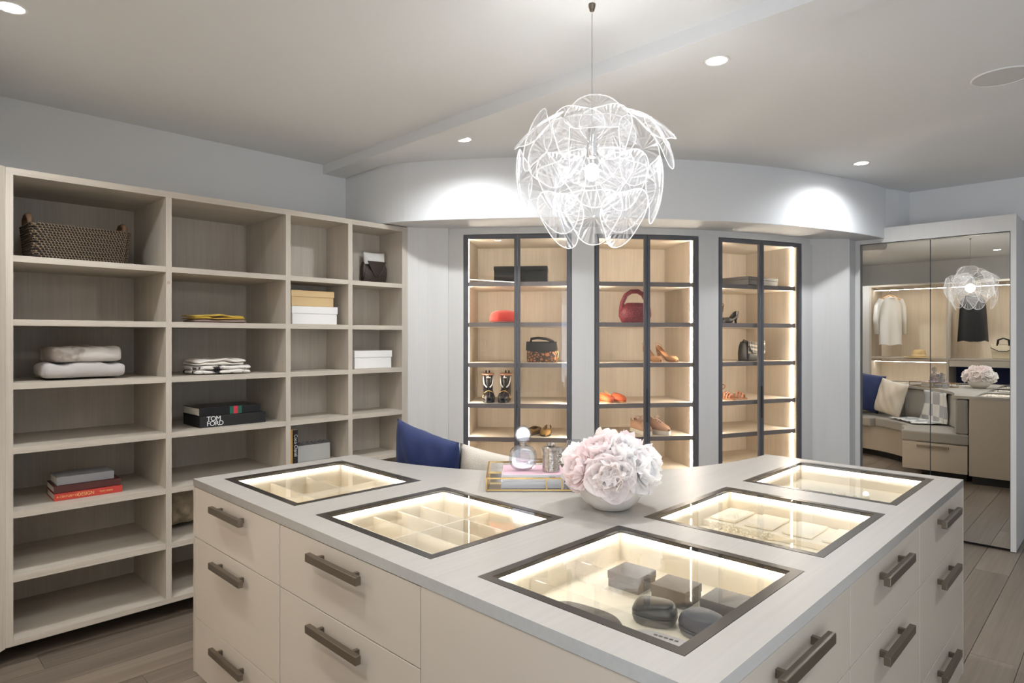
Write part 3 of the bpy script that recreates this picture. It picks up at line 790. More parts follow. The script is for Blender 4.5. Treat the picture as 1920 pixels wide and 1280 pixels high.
def folded(name, parent, m, w, d, h, loc, seed=0, rotz=0.0, layers=2, wob=0.006):
    """a folded textile: rounded front fold, layers stacked"""
    mb = MB(); hl = h / layers; nx = 14
    for L in range(layers):
        rings = []
        k = 14
        for i in range(nx + 1):
            x = -w / 2 + w * i / nx
            ring = []
            e = min(1.0, (min(i, nx - i) + 0.55) / 1.3)
            for j in range(k):
                a = 2 * math.pi * j / k
                cy, cz = math.cos(a), math.sin(a)
                py = math.copysign(abs(cy) ** 0.35, cy) * d / 2; pz = math.copysign(abs(cz) ** 0.6, cz) * hl * 0.5 * (0.55 + 0.45 * e)
                wv = wob * nz(x * 9, py * 7, seed + L * 3)
                ring.append((x + wob * 0.8 * math.sin(py * 23 + L * 2 + seed), py + wob * 0.8 * math.sin(x * 19 + seed + L), L * hl + hl / 2 + pz + (wv if pz > 0 or L > 0 else 0)))
            rings.append(ring)
        mb.loft(rings)
    return mb.build(name, m, parent, smooth=True, loc=loc, rotz=rotz, subd=1)
def book(parent, w, d, h, cover, pages, loc=(0, 0, 0), rotz=0.0, name='book', label=None, group=None):
    """flat book, spine to -y"""
    t = thing(name, label, 'book', loc, rotz, group)
    mb = MB().box(-w / 2, w / 2, -d / 2 + 0.002, d / 2, 0, 0.003).box(-w / 2, w / 2, -d / 2 + 0.002, d / 2, h - 0.003, h).box(-w / 2, w / 2, -d / 2 - 0.001, -d / 2 + 0.003, 0, h)
    mb.build('cover', cover, t, bevel=0.0008)
    MB().box(-w / 2 + 0.003, w / 2 - 0.003, -d / 2 + 0.004, d / 2 - 0.004, 0.0032, h - 0.0032).build('pages', pages, t)
    return t
def lidded_box(label, loc, w, d, h, m, lid_h, rotz=0.0, group=None):
    t = thing('storage_box', label, 'box', loc, rotz, group)
    rbox('box_body', m, t, w - 0.008, d - 0.008, h - 0.004, (0, 0, 0.0), 0.001)
    rbox('lid', m, t, w, d, lid_h, (0, 0, h - lid_h), 0.0015)
    return t
PAGE = mat('paper_pages', (225, 220, 208), 0.9)

# ================================================================== things in the bookcase
# wicker basket
def basket():
    m1 = pattern('wicker', 'wave', (44, 36, 30), (150, 130, 104), 46.0, 0.7, thr=0.82, soft=0.12, mapping=(1, 1, 0.55))
    t = thing('wicker_basket', 'long dark woven wicker basket on the top shelf', 'basket', (0.785, 3.905, SZ[0] + 0.001), 0.04)
    def ring(f, off, nn=96):
        w, d = 0.40 + 0.03 * f, 0.25 + 0.02 * f; pts = []
        for i in range(nn):
            a = 2 * math.pi * i / nn; c, s = math.cos(a), math.sin(a)
            pts.append((math.copysign(abs(c) ** 0.22, c) * w / 2, math.copysign(abs(s) ** 0.22, s) * d / 2))
        return pts
    rows = 15; H = 0.165
    for r in range(rows):
        f = r / (rows - 1); base = ring(f, 0)
        path = []
        for i, p in enumerate(base):
            L = math.hypot(*p); q = 0.0018 * math.sin(i * math.pi / 2 + (math.pi if r % 2 else 0) + 0.5)
            path.append((p[0] * (1 + q / L), p[1] * (1 + q / L), 0.006 + f * H))
        MB().tube(path, 0.0068, 6, loop=True).build('wicker_row', m1, t, smooth=True)
    bx('basket_floor', m1, t, -0.19, 0.19, -0.11, 0.11, 0.001, 0.008)
    hm = mat('dark_wood_handle', (112, 84, 60), 0.6, bump=0.2)
    for s in (-1, 1):
        MB().tube([(s * 0.205, -0.055, 0.165), (s * 0.207, -0.05, 0.205), (s * 0.207, -0.02, 0.222), (s * 0.207, 0.02, 0.222), (s * 0.207, 0.05, 0.205), (s * 0.205, 0.055, 0.165)], 0.013, 8).build('handle', hm, t, smooth=True)
basket()
# grey blankets
bl = folded('folded_blanket', None, mat('grey_wool', (186, 180, 178), 0.95, bump=0.3, bscale=400, sheen=0.4), 0.36, 0.30, 0.080, (0.80, 3.885, SZ[2] + 0.006), 1, 0.0, 1, 0.012)
tag(bl, 'plain grey folded wool blanket, under the two-tone one', 'blanket')
bl2 = folded('folded_blanket', None, pattern('taupe_cream_blanket', 'noise', (168, 158, 150), (208, 202, 196), 5.0, 0.95, thr=0.5, soft=0.02), 0.315, 0.29, 0.082, (0.795, 3.89, SZ[2] + 0.083), 4, 0.02, 1, 0.012)
tag(bl2, 'two-tone taupe and pale folded blanket on top of the grey one', 'blanket')
# yellow and rose cloths
pk = folded('folded_cloth', None, mat('rose_olive_cloth', (150, 128, 120), 0.9), 0.30, 0.22, 0.020, (1.465, 3.875, SZ[1] + 0.002), 2, 0, 1, 0.004)
tag(pk, 'rose and olive folded cloth under the yellow one', 'cloth')
ye = folded('folded_cloth', None, mat('yellow_cloth', (206, 172, 62), 0.85, sheen=0.2), 0.30, 0.22, 0.026, (1.455, 3.872, SZ[1] + 0.022), 5, 0.03, 2, 0.006)
tag(ye, 'mustard yellow folded cloth in the second column', 'cloth')
# printed white shirts
pw_ = pattern('black_white_print', 'noise', (35, 35, 38), (232, 228, 222), 16.0, 0.85, thr=0.42, soft=0.03)
w1 = folded('folded_shirt', None, pw_, 0.32, 0.25, 0.048, (1.455, 3.83, SZ[2] + 0.003), 3, 0, 2, 0.005)
tag(w1, 'white folded shirt with black print, lower of two', 'shirt')
w2 = folded('folded_shirt', None, mat('white_cotton', (228, 222, 214), 0.85), 0.28, 0.24, 0.034, (1.445, 3.835, SZ[2] + 0.052), 8, -0.03, 2, 0.009)
tag(w2, 'plain white folded shirt lying on the printed one', 'shirt')
# fashion books
BLK = mat('black_cloth_cover', (26, 25, 26), 0.55)
tf = book(None, 0.375, 0.27, 0.062, BLK, mat('black_page_edge', (32, 31, 31), 0.6), (1.513, 3.855, SZ[3] + 0.001), 0.0, label='thick black book with white block lettering, below another black book')
text('lettering', 'TOM\nFORD', 0.0375, mat('white_ink', (240, 240, 240), 0.6), tf, (-0.152, -0.1365, 0.032), (RAD(90), 0, 0), spacing=0.9, line=0.72)
gb = book(None, 0.35, 0.25, 0.045, mat('gloss_black_cover', (24, 24, 26), 0.3), PAGE, (1.500, 3.855, SZ[3] + 0.0645), 0.0, label='black book with green and red stripe on its spine')
for xx, cc in ((0.004, (22, 92, 74)), (0.027, (196, 44, 66)), (0.050, (22, 92, 74))):
    bx('spine_stripe', mat('stripe', cc, 0.5), gb, xx - 0.0115, xx + 0.0115, -0.1268, -0.1258, 0.0008, 0.0445)
rb = book(None, 0.29, 0.20, 0.034, mat('red_cover', (188, 62, 52), 0.5), PAGE, (0.81, 3.855, SZ[4] + 0.001), -0.02, label='red design book at the bottom of its pile')
text('lettering', 'A CENTURY OF', 0.015, mat('gold_ink', (226, 190, 120), 0.5), rb, (-0.135, -0.1013, 0.017), (RAD(90), 0, 0), sx=0.86)
text('lettering', 'DESIGN', 0.024, mat('gold_ink', (226, 190, 120), 0.5), rb, (-0.050, -0.1013, 0.017), (RAD(90), 0, 0), sx=0.86)
text('lettering', 'PENNY SPARKE', 0.012, mat('gold_ink', (226, 190, 120), 0.5), rb, (0.045, -0.1013, 0.017), (RAD(90), 0, 0), sx=0.7)
db = book(None, 0.285, 0.195, 0.034, mat('maroon_cover', (88, 46, 42), 0.6), PAGE, (0.808, 3.862, SZ[4] + 0.0362), -0.02, label='maroon book between the red and the grey book')
gr = book(None, 0.245, 0.17, 0.040, mat('grey_cover', (150, 150, 154), 0.6), PAGE, (0.800, 3.862, SZ[4] + 0.0714), -0.01, label='grey book on top of the red and maroon books')
# boxes
lidded_box('white lidded box under the tan box', (2.020, 3.80, SZ[1] + 0.001), 0.315, 0.18, 0.112, M['white'], 0.045)
lidded_box('tan cardboard box standing on the white box', (2.008, 3.80, SZ[1] + 0.1145), 0.295, 0.17, 0.098, mat('tan_card', (206, 178, 132), 0.7), 0.040)
lidded_box('white lidded box alone in the end column', (2.452, 3.80, SZ[2] + 0.001), 0.30, 0.18, 0.120, M['white'], 0.045)
# clutch and pouch
def clutch():
    t = thing('leather_clutch', 'dark brown quilted leather clutch leaning on the white pouch', 'bag', (2.495, 3.775, SZ[0] + 0.001), 0.18)
    lm = mat('dark_brown_leather', (52, 42, 36), 0.4, bump=0.4, bscale=120)
    def body(a, b):
        x = 2 * a - 1; th = 2 * math.pi * b
        hw = 0.085 + 0.012 * math.cos(0); y = 0.028 * math.cos(th) * (1 - 0.5 * max(0, math.sin(th)))
        z = 0.075 + 0.075 * math.sin(th)
        return (x * (0.105 - 0.10 * z * (1 if x > 0 else 1)), y * (1 - 0.25 * abs(x) ** 6), z * (0.92 + 0.08 * x))
    MB().grid(body, 14, 20).build('bag_body', lm, t, smooth=True)
    for s in (-1, 1):
        MB().loft([[(s * 0.1, 0.026 * math.cos(2 * math.pi * k / 12), 0.075 + 0.068 * math.sin(2 * math.pi * k / 12)) for k in range(12)],
                   [(s * 0.090, 0.02 * math.cos(2 * math.pi * k / 12), 0.075 + 0.06 * math.sin(2 * math.pi * k / 12)) for k in range(12)]]).build('gusset', lm, t, smooth=True)
    MB().prism([(-0.085, 0.148), (0.088, 0.152), (0.02, 0.055), (-0.02, 0.045)], -0.005, 0.001).build('flap', lm, t, rot=(RAD(90), 0, 0), loc=(0, -0.031, 0), bevel=0.002)
    MB().tube([(0.085, -0.033, 0.15), (0.06, -0.036, 0.11), (0.02, -0.036, 0.052), (-0.01, -0.036, 0.045)], 0.0025, 6).build('trim', M['bronze'], t)
clutch()
cushion('pouch', 'white leather pouch standing behind the brown clutch', mat('white_leather', (226, 222, 216), 0.5, bump=0.2, bscale=60, var=0.05), (2.560, 3.865, SZ[0] + 0.118), (0.165, 0.235), 0.05, (RAD(-6), 0, RAD(-14)), 3, 'bag', 0.003)
# standing books and the pale box
def standing(label, loc, t_, h, d, m, body=None):
    t = thing('book', label, 'book', loc)
    bx('cover', m, t, -t_ / 2, t_ / 2, -d / 2, d / 2, 0, h, bevel=0.001)
    bx('pages', PAGE, t, -t_ / 2 + 0.002, t_ / 2 - 0.002, -d / 2 + 0.004, d / 2 + 0.0005, 0.004, h + 0.0006)
    if body: text('lettering', body, 0.030, M['white'], t, (0.0, -d / 2 - 0.0012, h * 0.58), (RAD(90), RAD(90), 0), 'CENTER', sx=0.85)
standing('mustard yellow book standing against the divider', (1.852, 3.79, SZ[4] + 0.001), 0.026, 0.232, 0.17, mat('mustard_cover', (196, 152, 72), 0.6))
standing('black book with white lettering standing beside the mustard one', (1.884, 3.79, SZ[4] + 0.001), 0.030, 0.226, 0.17, BLK, 'Coco Chanel')
lb = thing('photo_box', 'pale flat-fronted box with a marbled grey top edge beside the books', 'box', (2.045, 3.83, SZ[4] + 0.001))
bx('box_body', mat('pale_grey_front', (214, 215, 212), 0.7, var=0.04), lb, -0.135, 0.135, -0.02, 0.02, 0, 0.105, bevel=0.002)
fm = MB(); fm.grid(lambda a, b: (-0.13 + 0.26 * a, -0.018 + 0.036 * b, 0.106 + 0.022 * abs(nz(a * 9, b * 3, 2)) * math.sin(math.pi * b)), 40, 6)
fm.build('crumpled_top', mat('mottled_grey', (120, 116, 116), 0.8, var=0.4, vscale=40), lb, smooth=True)
# fur pillow in the lower row
cushion('fur_pillow', 'crumpled metallic beige pillow low in the second column', mat('crushed_champagne', (148, 134, 112), 0.45, bump=0.9, bscale=26, var=0.25, vscale=20), (1.32, 3.905, SZ[5] + 0.150), (0.27, 0.26), 0.15, (RAD(14), 0, RAD(18)), 5, 'cushion', 0.012)

# ================================================================== cushions and throw on the banquette
cushion('cushion', 'navy blue velvet cushion at the far left of the bench', M['navy'], (2.015, 2.565, 0.800), (0.48, 0.50), 0.17, (RAD(9), RAD(9), RAD(-88)), 1, wr=0.008)
cushion('cushion', 'cream linen cushion beside the navy one', M['beige'], (2.150, 2.205, 0.745), (0.42, 0.44), 0.14, (RAD(10), RAD(10), RAD(-58)), 6, wr=0.008)
def throw():
    tm = pattern('throw_plaid', 'checker', (172, 174, 178), (222, 222, 220), 7.0, 0.95)
    def fn(a, b):
        ang = 221 + 20 * a + 3 * math.sin(b * 5); s = b
        if s < 0.15: r, z = 1.56 - 0.06 * s / 0.15, 0.868
        elif s < 0.6: r, z = 1.492 - 0.01 * math.sin(a * 9), 0.866 - 0.35 * (s - 0.15) / 0.45
        else: r, z = 1.485 - 0.34 * (s - 0.6) / 0.4, 0.512 + 0.012 * abs(nz(a * 5, s * 4, 1))
        r -= 0.016 * abs(math.sin(a * 11 + s * 3)) * (s > 0.15)
        ang += 10 * max(0, s - 0.3) * (a - 0.3)
        return (BC[0] + r * math.cos(RAD(ang)), BC[1] + r * math.sin(RAD(ang)), z)
    o = MB().grid(fn, 24, 40).build('throw_blanket', tm, None, smooth=True)
    m = o.modifiers.new('solid', 'SOLIDIFY'); m.thickness = 0.004; m.offset = 0
    tag(o, 'grey and white plaid throw draped over the bench back, seen in the mirror', 'blanket')
throw()

# ================================================================== tray and objects on the worktop
TR = RAD(-45.7)
tx, ty = math.cos(TR), math.sin(TR)
def on_top(lat, dep):                     # lateral (towards the right), depth from the camera's foot
    return (lat * tx - dep * ty, lat * ty + dep * tx)
ZW = 0.9005
tl = on_top(0.105, 2.655)
tray = thing('mirrored_tray', 'brass framed glass tray with books and bottles behind the flowers', 'tray', (tl[0], tl[1], ZW), TR)
TW, TD = 0.41, 0.33
bx('tray_base', mat('tray_mirror', (190, 190, 188), 0.06, metal=1.0), tray, -TW / 2, TW / 2, -TD / 2, TD / 2, 0.001, 0.005)
for z in (0.006, 0.052):
    for y in (-TD / 2, TD / 2): bx('frame_bar', M['gold'], tray, -TW / 2, TW / 2, y - 0.003, y + 0.003, z - 0.003, z + 0.003)
    for x in (-TW / 2, TW / 2): bx('frame_bar', M['gold'], tray, x - 0.003, x + 0.003, -TD / 2, TD / 2, z - 0.003, z + 0.003)
for x in (-TW / 2, TW / 2):
    for y in (-TD / 2, TD / 2): bx('frame_bar', M['gold'], tray, x - 0.003, x + 0.003, y - 0.003, y + 0.003, 0.003, 0.055)
for x in (0.03, 0.09): bx('frame_bar', M['gold'], tray, x - 0.003, x + 0.003, -TD / 2 - 0.003, -TD / 2 + 0.003, 0.009, 0.049)
for y in (-TD / 2, TD / 2): bx('glass_side', M['clear'], tray, -TW / 2 + 0.004, TW / 2 - 0.004, y - 0.001, y + 0.001, 0.009, 0.049)
for x in (-TW / 2, TW / 2): bx('glass_side', M['clear'], tray, x - 0.001, x + 0.001, -TD / 2 + 0.004, TD / 2 - 0.004, 0.009, 0.049)
WHC = mat('white_cover', (236, 236, 238), 0.45)
b1 = on_top(0.082, 2.615); b2 = on_top(0.085, 2.618)
bk = book(None, 0.25, 0.19, 0.027, WHC, PAGE, (b1[0], b1[1], ZW + 0.0055), TR, label='white book lying at the bottom of the brass tray')
bk2 = book(None, 0.245, 0.19, 0.027, mat('pink_cover', (226, 188, 200), 0.45), PAGE, (b2[0], b2[1], ZW + 0.0332), TR, label='pink topped book under the perfume bottle in the tray')
bx('spine_label', WHC, bk2, -0.123, 0.123, -0.0972, -0.0958, 0.001, 0.0262)
for xx in (0.062, 0.075): bx('spine_mark', mat('grey_ink', (130, 140, 150), 0.6), bk2, xx, xx + 0.012, -0.0978, -0.0972, 0.016, 0.0185)
zb = ZW + 0.0605
# perfume bottle with a disc stopper
pb = on_top(0.045, 2.60)
t = thing('perfume_bottle', 'large clear crystal perfume bottle with a round disc stopper', 'bottle', (pb[0], pb[1], zb), TR)
def disc_ring(sx, sz, y, n=28, z0=0.0, pw=1.0):
    return [(sx * math.copysign(abs(math.cos(2 * math.pi * i / n)) ** pw, math.cos(2 * math.pi * i / n)), y, z0 + sz * math.copysign(abs(math.sin(2 * math.pi * i / n)) ** pw, math.sin(2 * math.pi * i / n))) for i in range(n)]
MB().loft([disc_ring(0.046, 0.040, -0.024, z0=0.052, pw=0.8), disc_ring(0.057, 0.050, -0.014, z0=0.052, pw=0.8), disc_ring(0.057, 0.050, 0.014, z0=0.052, pw=0.8), disc_ring(0.046, 0.040, 0.024, z0=0.052, pw=0.8)]).build('bottle_body', M['crystal'], t)
MB().loft([disc_ring(0.030, 0.028, -0.012, z0=0.050), disc_ring(0.030, 0.028, 0.012, z0=0.050)]).build('perfume', pane('perfume_liquid', (0.97, 0.88, 0.92), 1.3, diff=0.1), t)
MB().cyl((0, 0, 0.102), 0.014, 0.016, 16).build('collar', M['silver'], t)
MB().loft([disc_ring(0.028, 0.028, -0.012, z0=0.148), disc_ring(0.034, 0.034, -0.005, z0=0.148), disc_ring(0.034, 0.034, 0.005, z0=0.148), disc_ring(0.028, 0.028, 0.012, z0=0.148)]).build('stopper', M['crystal'], t)
# silver jar
jp = on_top(0.158, 2.585)
t = thing('silver_jar', 'small hammered silver jar with a knob lid', 'jar', (jp[0], jp[1], zb), TR)
MB().lathe([(0.0, 0.0), (0.034, 0.0), (0.036, 0.004), (0.034, 0.03), (0.034, 0.08), (0.036, 0.088), (0.0, 0.088)], 28).build('jar_body', M['silver'], t, smooth=False)
MB().lathe([(0.0, 0.0885), (0.038, 0.0885), (0.038, 0.096), (0.02, 0.100), (0.0, 0.101)], 28).build('lid', M['silver'], t)
for k in range(5):
    a = k * 1.257
    MB().sphere((0.010 * math.cos(a), 0.010 * math.sin(a), 0.107), 0.008, 8, 6).build('knob_bead', M['silver'], t, smooth=True)
# two more crystal bottles, seen mostly in the mirror
for lat, dep, lab, s in ((0.262, 2.70, 'square clear crystal bottle right of the silver jar', 1.0), (0.215, 2.755, 'small clear crystal bottle behind the silver jar', 0.75)):
    p = on_top(lat, dep)
    t = thing('crystal_bottle', lab, 'bottle', (p[0], p[1], ZW + 0.0055), TR)
    bx('bottle_body', M['crystal'], t, -0.042 * s, 0.042 * s, -0.02 * s, 0.02 * s, 0, 0.11 * s, bevel=0.006)
    MB().cyl((0, 0, 0.11 * s), 0.012 * s, 0.012 * s, 12).build('collar', M['silver'], t)
    bx('stopper', M['crystal'], t, -0.03 * s, 0.03 * s, -0.012 * s, 0.012 * s, 0.1225 * s, 0.165 * s, bevel=0.005)
mb_ = on_top(0.40, 2.72)
t = thing('crystal_bottle', 'tiny crystal scent bottle with ball stopper, hidden behind the flowers', 'bottle', (mb_[0], mb_[1], ZW), TR)
MB().lathe([(0, 0), (0.03, 0), (0.034, 0.02), (0.03, 0.05), (0.010, 0.065), (0.010, 0.08), (0, 0.08)], 16).build('bottle_body', M['crystal'], t)
MB().sphere((0, 0, 0.10), 0.02, 12, 8).build('stopper', M['crystal'], t)

# ================================================================== peonies
fp = on_top(0.350, 2.262)
t = thing('flower_bowl', 'low white ceramic bowl holding the pink peonies', 'bowl', (fp[0], fp[1], ZW))
MB().lathe([(0.0, 0.0), (0.060, 0.0), (0.072, 0.006), (0.098, 0.030), (0.116, 0.062), (0.120, 0.090), (0.113, 0.090), (0.108, 0.064), (0.090, 0.034), (0.06, 0.014), (0.0, 0.012)], 40).build('bowl_body', mat('glazed_white', (238, 232, 226), 0.25), t, smooth=True)
MB().lathe([(0.0, 0.060), (0.1055, 0.060), (0.1055, 0.070), (0.0, 0.070)], 24).build('moss', mat('green_moss', (92, 104, 70), 0.9, bump=0.8, bscale=60), t)
def petal_geo(L, Wd, cup, ruf, seed):
    def fn(a, b):
        x = 2 * a - 1; y = b
        wd = Wd * (0.35 + 0.65 * math.sin(math.pi * min(1, 0.12 + 0.62 * y)))
        r = ruf * (y ** 2) * (math.sin(x * 7 + seed) + 0.6 * math.sin(x * 13 + seed * 2))
        px = x * wd / 2; c = cup * (1 - (1 - y) ** 2)
        pz = L * y * math.cos(c * 0.9) + r * 0.7 - 0.1 * L * x * x * y
        py = -L * y * math.sin(c * 0.9) * 0.75 + 0.35 * Wd * x * x + r
        return (px, py, pz)
    me = MB().grid(fn, 8, 8).mesh('petal')
    me.polygons.foreach_set('use_smooth', [True] * len(me.polygons))
    return me
def petal_mat(name, c1, c2):
    m, nt, b = new_mat(name)
    tc = nt.nodes.new('ShaderNodeTexCoord'); n = nt.nodes.new('ShaderNodeTexNoise'); n.inputs['Scale'].default_value = 18.0
    nt.links.new(tc.outputs['Object'], n.inputs['Vector'])
    r = nt.nodes.new('ShaderNodeValToRGB'); r.color_ramp.elements[0].position = 0.35; r.color_ramp.elements[1].position = 0.65
    r.color_ramp.elements[0].color = (*lin(c1), 1); r.color_ramp.elements[1].color = (*lin(c2), 1)
    nt.links.new(n.outputs['Fac'], r.inputs['Fac']); nt.links.new(r.outputs['Color'], b.inputs['Base Color'])
    b.inputs['Roughness'].default_value = 0.7; b.inputs['Subsurface Weight'].default_value = 0.0; 
    tl = nt.nodes.new('ShaderNodeBsdfTranslucent'); nt.links.new(r.outputs['Color'], tl.inputs['Color'])
    mx = nt.nodes.new('ShaderNodeMixShader'); mx.inputs['Fac'].default_value = 0.4
    nt.links.new(b.outputs[0], mx.inputs[1]); nt.links.new(tl.outputs[0], mx.inputs[2]); nt.links.new(mx.outputs[0], nt.nodes['Material Output'].inputs['Surface'])
    return m
PMATS = [petal_mat('peony_blush', (255, 247, 245), (255, 252, 250)), petal_mat('peony_pink', (255, 240, 240), (255, 249, 247)), petal_mat('peony_white', (255, 252, 251), (255, 254, 253))]
PG = []
for k in range(3):
    row_ = [petal_geo(0.082, 0.098, 0.20, 0.003, k), petal_geo(0.070, 0.086, -0.40, 0.003, k + 3), petal_geo(0.056, 0.066, -0.85, 0.0035, k + 6)]
    for me in row_: me.materials.append(PMATS[k])
    PG.append(row_)
def peony(pos, direction, kind, size, label, idx):
    t = thing('peony', label, 'flower', pos, 0, 'peonies in the white bowl')
    z = Vector(direction).normalized(); q = z.to_track_quat('Z', 'Y'); t.rotation_mode = 'QUATERNION'; t.rotation_quaternion = q
    t.scale = (size, size, size)
    rnd = random.Random(idx)
    for ring, (n, tilt, r0, zoff) in enumerate(((9, 62, 0.010, -0.012), (8, 38, 0.012, 0.0), (9, 18, 0.012, 0.006), (6, 6, 0.006, 0.012))):
        geo = PG[kind][min(ring, 2)]
        for k in range(n):
            a = 2 * math.pi * (k + 0.5 * (ring % 2)) / n + rnd.uniform(-0.15, 0.15)
            o = bpy.data.objects.new('petal', geo); COL.objects.link(o); o.parent = t
            o.matrix_local = Matrix.Translation((r0 * math.cos(a), r0 * math.sin(a), zoff)) @ Matrix.Rotation(a + math.pi / 2, 4, 'Z') @ Matrix.Rotation(RAD(-tilt + rnd.uniform(-9, 9)) * -1, 4, 'X') @ Matrix.Scale(rnd.uniform(0.88, 1.12), 4)
    if idx in (0, 3): MB().sphere((0, 0, 0.032), 0.009, 8, 6).build('stamens', M['gold'], t, smooth=True)
    MB().tube([(0, 0, 0.0), (0, 0, -0.04)], 0.003, 6).build('stem', mat('stem_green', (84, 110, 66), 0.6), t)
def dirv(az, el):                          # azimuth 0 faces the camera, + to the right
    a = RAD(44.295 + 180 + az)
    return (math.cos(a) * math.cos(RAD(el)), math.sin(a) * math.cos(RAD(el)), math.sin(RAD(el)))
spec = [(-8, 14, 0, 1.05, 'blush peony low in front with golden stamens'), (48, 18, 2, 1.0, 'white peony low to the right in front'), (-62, 20, 1, 1.0, 'pink peony at the left edge'),
        (88, 30, 2, 1.05, 'white peony at the right edge with gold centre'), (20, 55, 2, 1.05, 'white peony high in the middle'), (-40, 58, 1, 1.0, 'blush pink peony high on the left'),
        (70, 66, 1, 0.95, 'pink peony high on the right'), (180, 62, 0, 1.0, 'blush peony at the top rear'), (-110, 30, 2, 1.0, 'white peony at the rear left, seen in the mirror'),
        (140, 25, 0, 1.0, 'blush peony at the rear right, seen in the mirror'), (-160, 22, 0, 1.0, 'blush peony at the very back, seen in the mirror')]
for i, (az, el, kd, sz, lab) in enumerate(spec):
    d = Vector(dirv(az, el))
    c = Vector((fp[0], fp[1], ZW + 0.105)) + Vector((d.x * 0.112, d.y * 0.112, d.z * 0.095))
    peony(c, d, kd, sz, lab, i)

# ================================================================== footwear and bag builders (local: toe towards -y, sole at z = 0)
def upper(parent, st, m, name='upper', thick=0.003, n=16, off=(0, 0, 0), rotz=0.0, sub=1):
    mb = MB(); rings = []
    for (y, hw, z0, z1, op) in st:
        ring = []
        for k in range(n + 1):
            th = RAD(90 + op / 2 + (360 - op) * k / n)
            c, s = math.cos(th), math.sin(th)
            hh = (z1 - z0) / 2
            x = hw * math.copysign(abs(c) ** 0.7, c)
            z = (z0 + z1) / 2 + hh * math.copysign(abs(s) ** 0.75, s)
            ring.append((x, y, z))
        rings.append(ring)
    mb.loft(rings, caps=False, closed=False)
    o = mb.build(name, m, parent, smooth=True, loc=off, rotz=rotz, subd=sub)
    md = o.modifiers.new('solid', 'SOLIDIFY'); md.thickness = thick; md.offset = 0
    return o
def sole(parent, pts, z0, z1, m, name='sole', off=(0, 0, 0)):
    poly = [(x, y) for x, y in pts] + [(-x, y) for x, y in reversed(pts)]
    return MB().prism(poly, z0, z1).build(name, m, parent, bevel=0.002, loc=off)
FOOT = [(0.004, -0.118), (0.020, -0.112), (0.034, -0.09), (0.040, -0.06), (0.036, -0.02), (0.028, 0.03), (0.029, 0.08), (0.026, 0.105), (0.012, 0.118)]
def put(cab, x, dep, z, rotdeg):
    c, W = CAB[cab]
    p = c.location; a = c.rotation_euler[2]
    return (p.x + x * math.cos(a) - dep * math.sin(a), p.y + x * math.sin(a) + dep * math.cos(a), z), a + RAD(rotdeg)
def ballet(cab, x, dep, z, rot, m, inner, label, group):
    loc, r = put(cab, x, dep, z, rot)
    t = thing('flat_shoe', label, 'shoe', loc, r, group)
    sole(t, FOOT, 0.0008, 0.006, M['black'])
    upper(t, [(-0.116, 0.008, 0.005, 0.014, 0), (-0.105, 0.026, 0.005, 0.034, 0), (-0.08, 0.037, 0.005, 0.048, 0), (-0.058, 0.040, 0.005, 0.052, 30), (-0.035, 0.038, 0.005, 0.055, 110), (0.02, 0.030, 0.005, 0.055, 150), (0.07, 0.030, 0.005, 0.056, 140), (0.105, 0.026, 0.005, 0.062, 110), (0.118, 0.012, 0.005, 0.060, 60)], m)
    sole(t, [(x_ * 0.85, y_ * 0.9) for x_, y_ in FOOT], 0.008, 0.010, inner, 'insole')
    return t
def pump(cab, x, dep, z, rot, m, label, group, heel=0.075, sling=True, platform=0.0):
    loc, r = put(cab, x, dep, z, rot)
    t = thing('heeled_shoe', label, 'shoe', loc, r, group)
    def hz(y):
        s = min(1, max(0, (y + 0.05) / 0.12)); return heel * (3 * s * s - 2 * s ** 3)
    st = []
    for (y, hw, h, op) in ((-0.112, 0.008, 0.012, 0), (-0.10, 0.024, 0.030, 0), (-0.078, 0.035, 0.042, 0), (-0.06, 0.037, 0.046, 50), (-0.035, 0.034, 0.042, 150), (0.005, 0.026, 0.026, 190), (0.045, 0.025, 0.03, 185), (0.075, 0.026, 0.044, 150), (0.092, 0.020, 0.052, 110), (0.100, 0.008, 0.05, 60)):
        st.append((y, hw, hz(y) + 0.004 + platform, hz(y) + 0.004 + platform + h, op))
    upper(t, st, m, thick=0.0025)
    # sole strip
    mb = MB(); rings = []
    for (y, hw, h, op) in ((-0.112, 0.008, 0, 0), (-0.10, 0.024, 0, 0), (-0.06, 0.036, 0, 0), (-0.03, 0.033, 0, 0), (0.01, 0.024, 0, 0), (0.05, 0.024, 0, 0), (0.085, 0.024, 0, 0), (0.098, 0.012, 0, 0)):
        zz = hz(y) + platform
        rings.append([(-hw, y, zz + 0.0008 - (platform if y < -0.02 else 0)), (hw, y, zz + 0.0008 - (platform if y < -0.02 else 0)), (hw, y, zz + 0.006), (-hw, y, zz + 0.006)])
    mb.loft(rings).build('sole', M['black'] if platform else m, t)
    hb = hz(0.085) + platform
    MB().loft([[(0.008 * math.cos(2 * math.pi * k / 10), 0.082 + 0.008 * math.sin(2 * math.pi * k / 10), 0.0008) for k in range(10)],
               [(0.010 * math.cos(2 * math.pi * k / 10), 0.078 + 0.010 * math.sin(2 * math.pi * k / 10), hb * 0.5) for k in range(10)],
               [(0.020 * math.cos(2 * math.pi * k / 10), 0.074 + 0.020 * math.sin(2 * math.pi * k / 10), hb) for k in range(10)]]).build('heel', m, t, smooth=True)
    if sling:
        top = hz(0.09) + 0.05 + platform
        MB().tube([(-0.024, 0.06, top - 0.03), (-0.024, 0.085, top + 0.002), (-0.012, 0.106, top + 0.014), (0.012, 0.106, top + 0.014), (0.024, 0.085, top + 0.002), (0.024, 0.06, top - 0.03)], 0.003, 6, flat=0.4).build('strap', m, t)
    return t
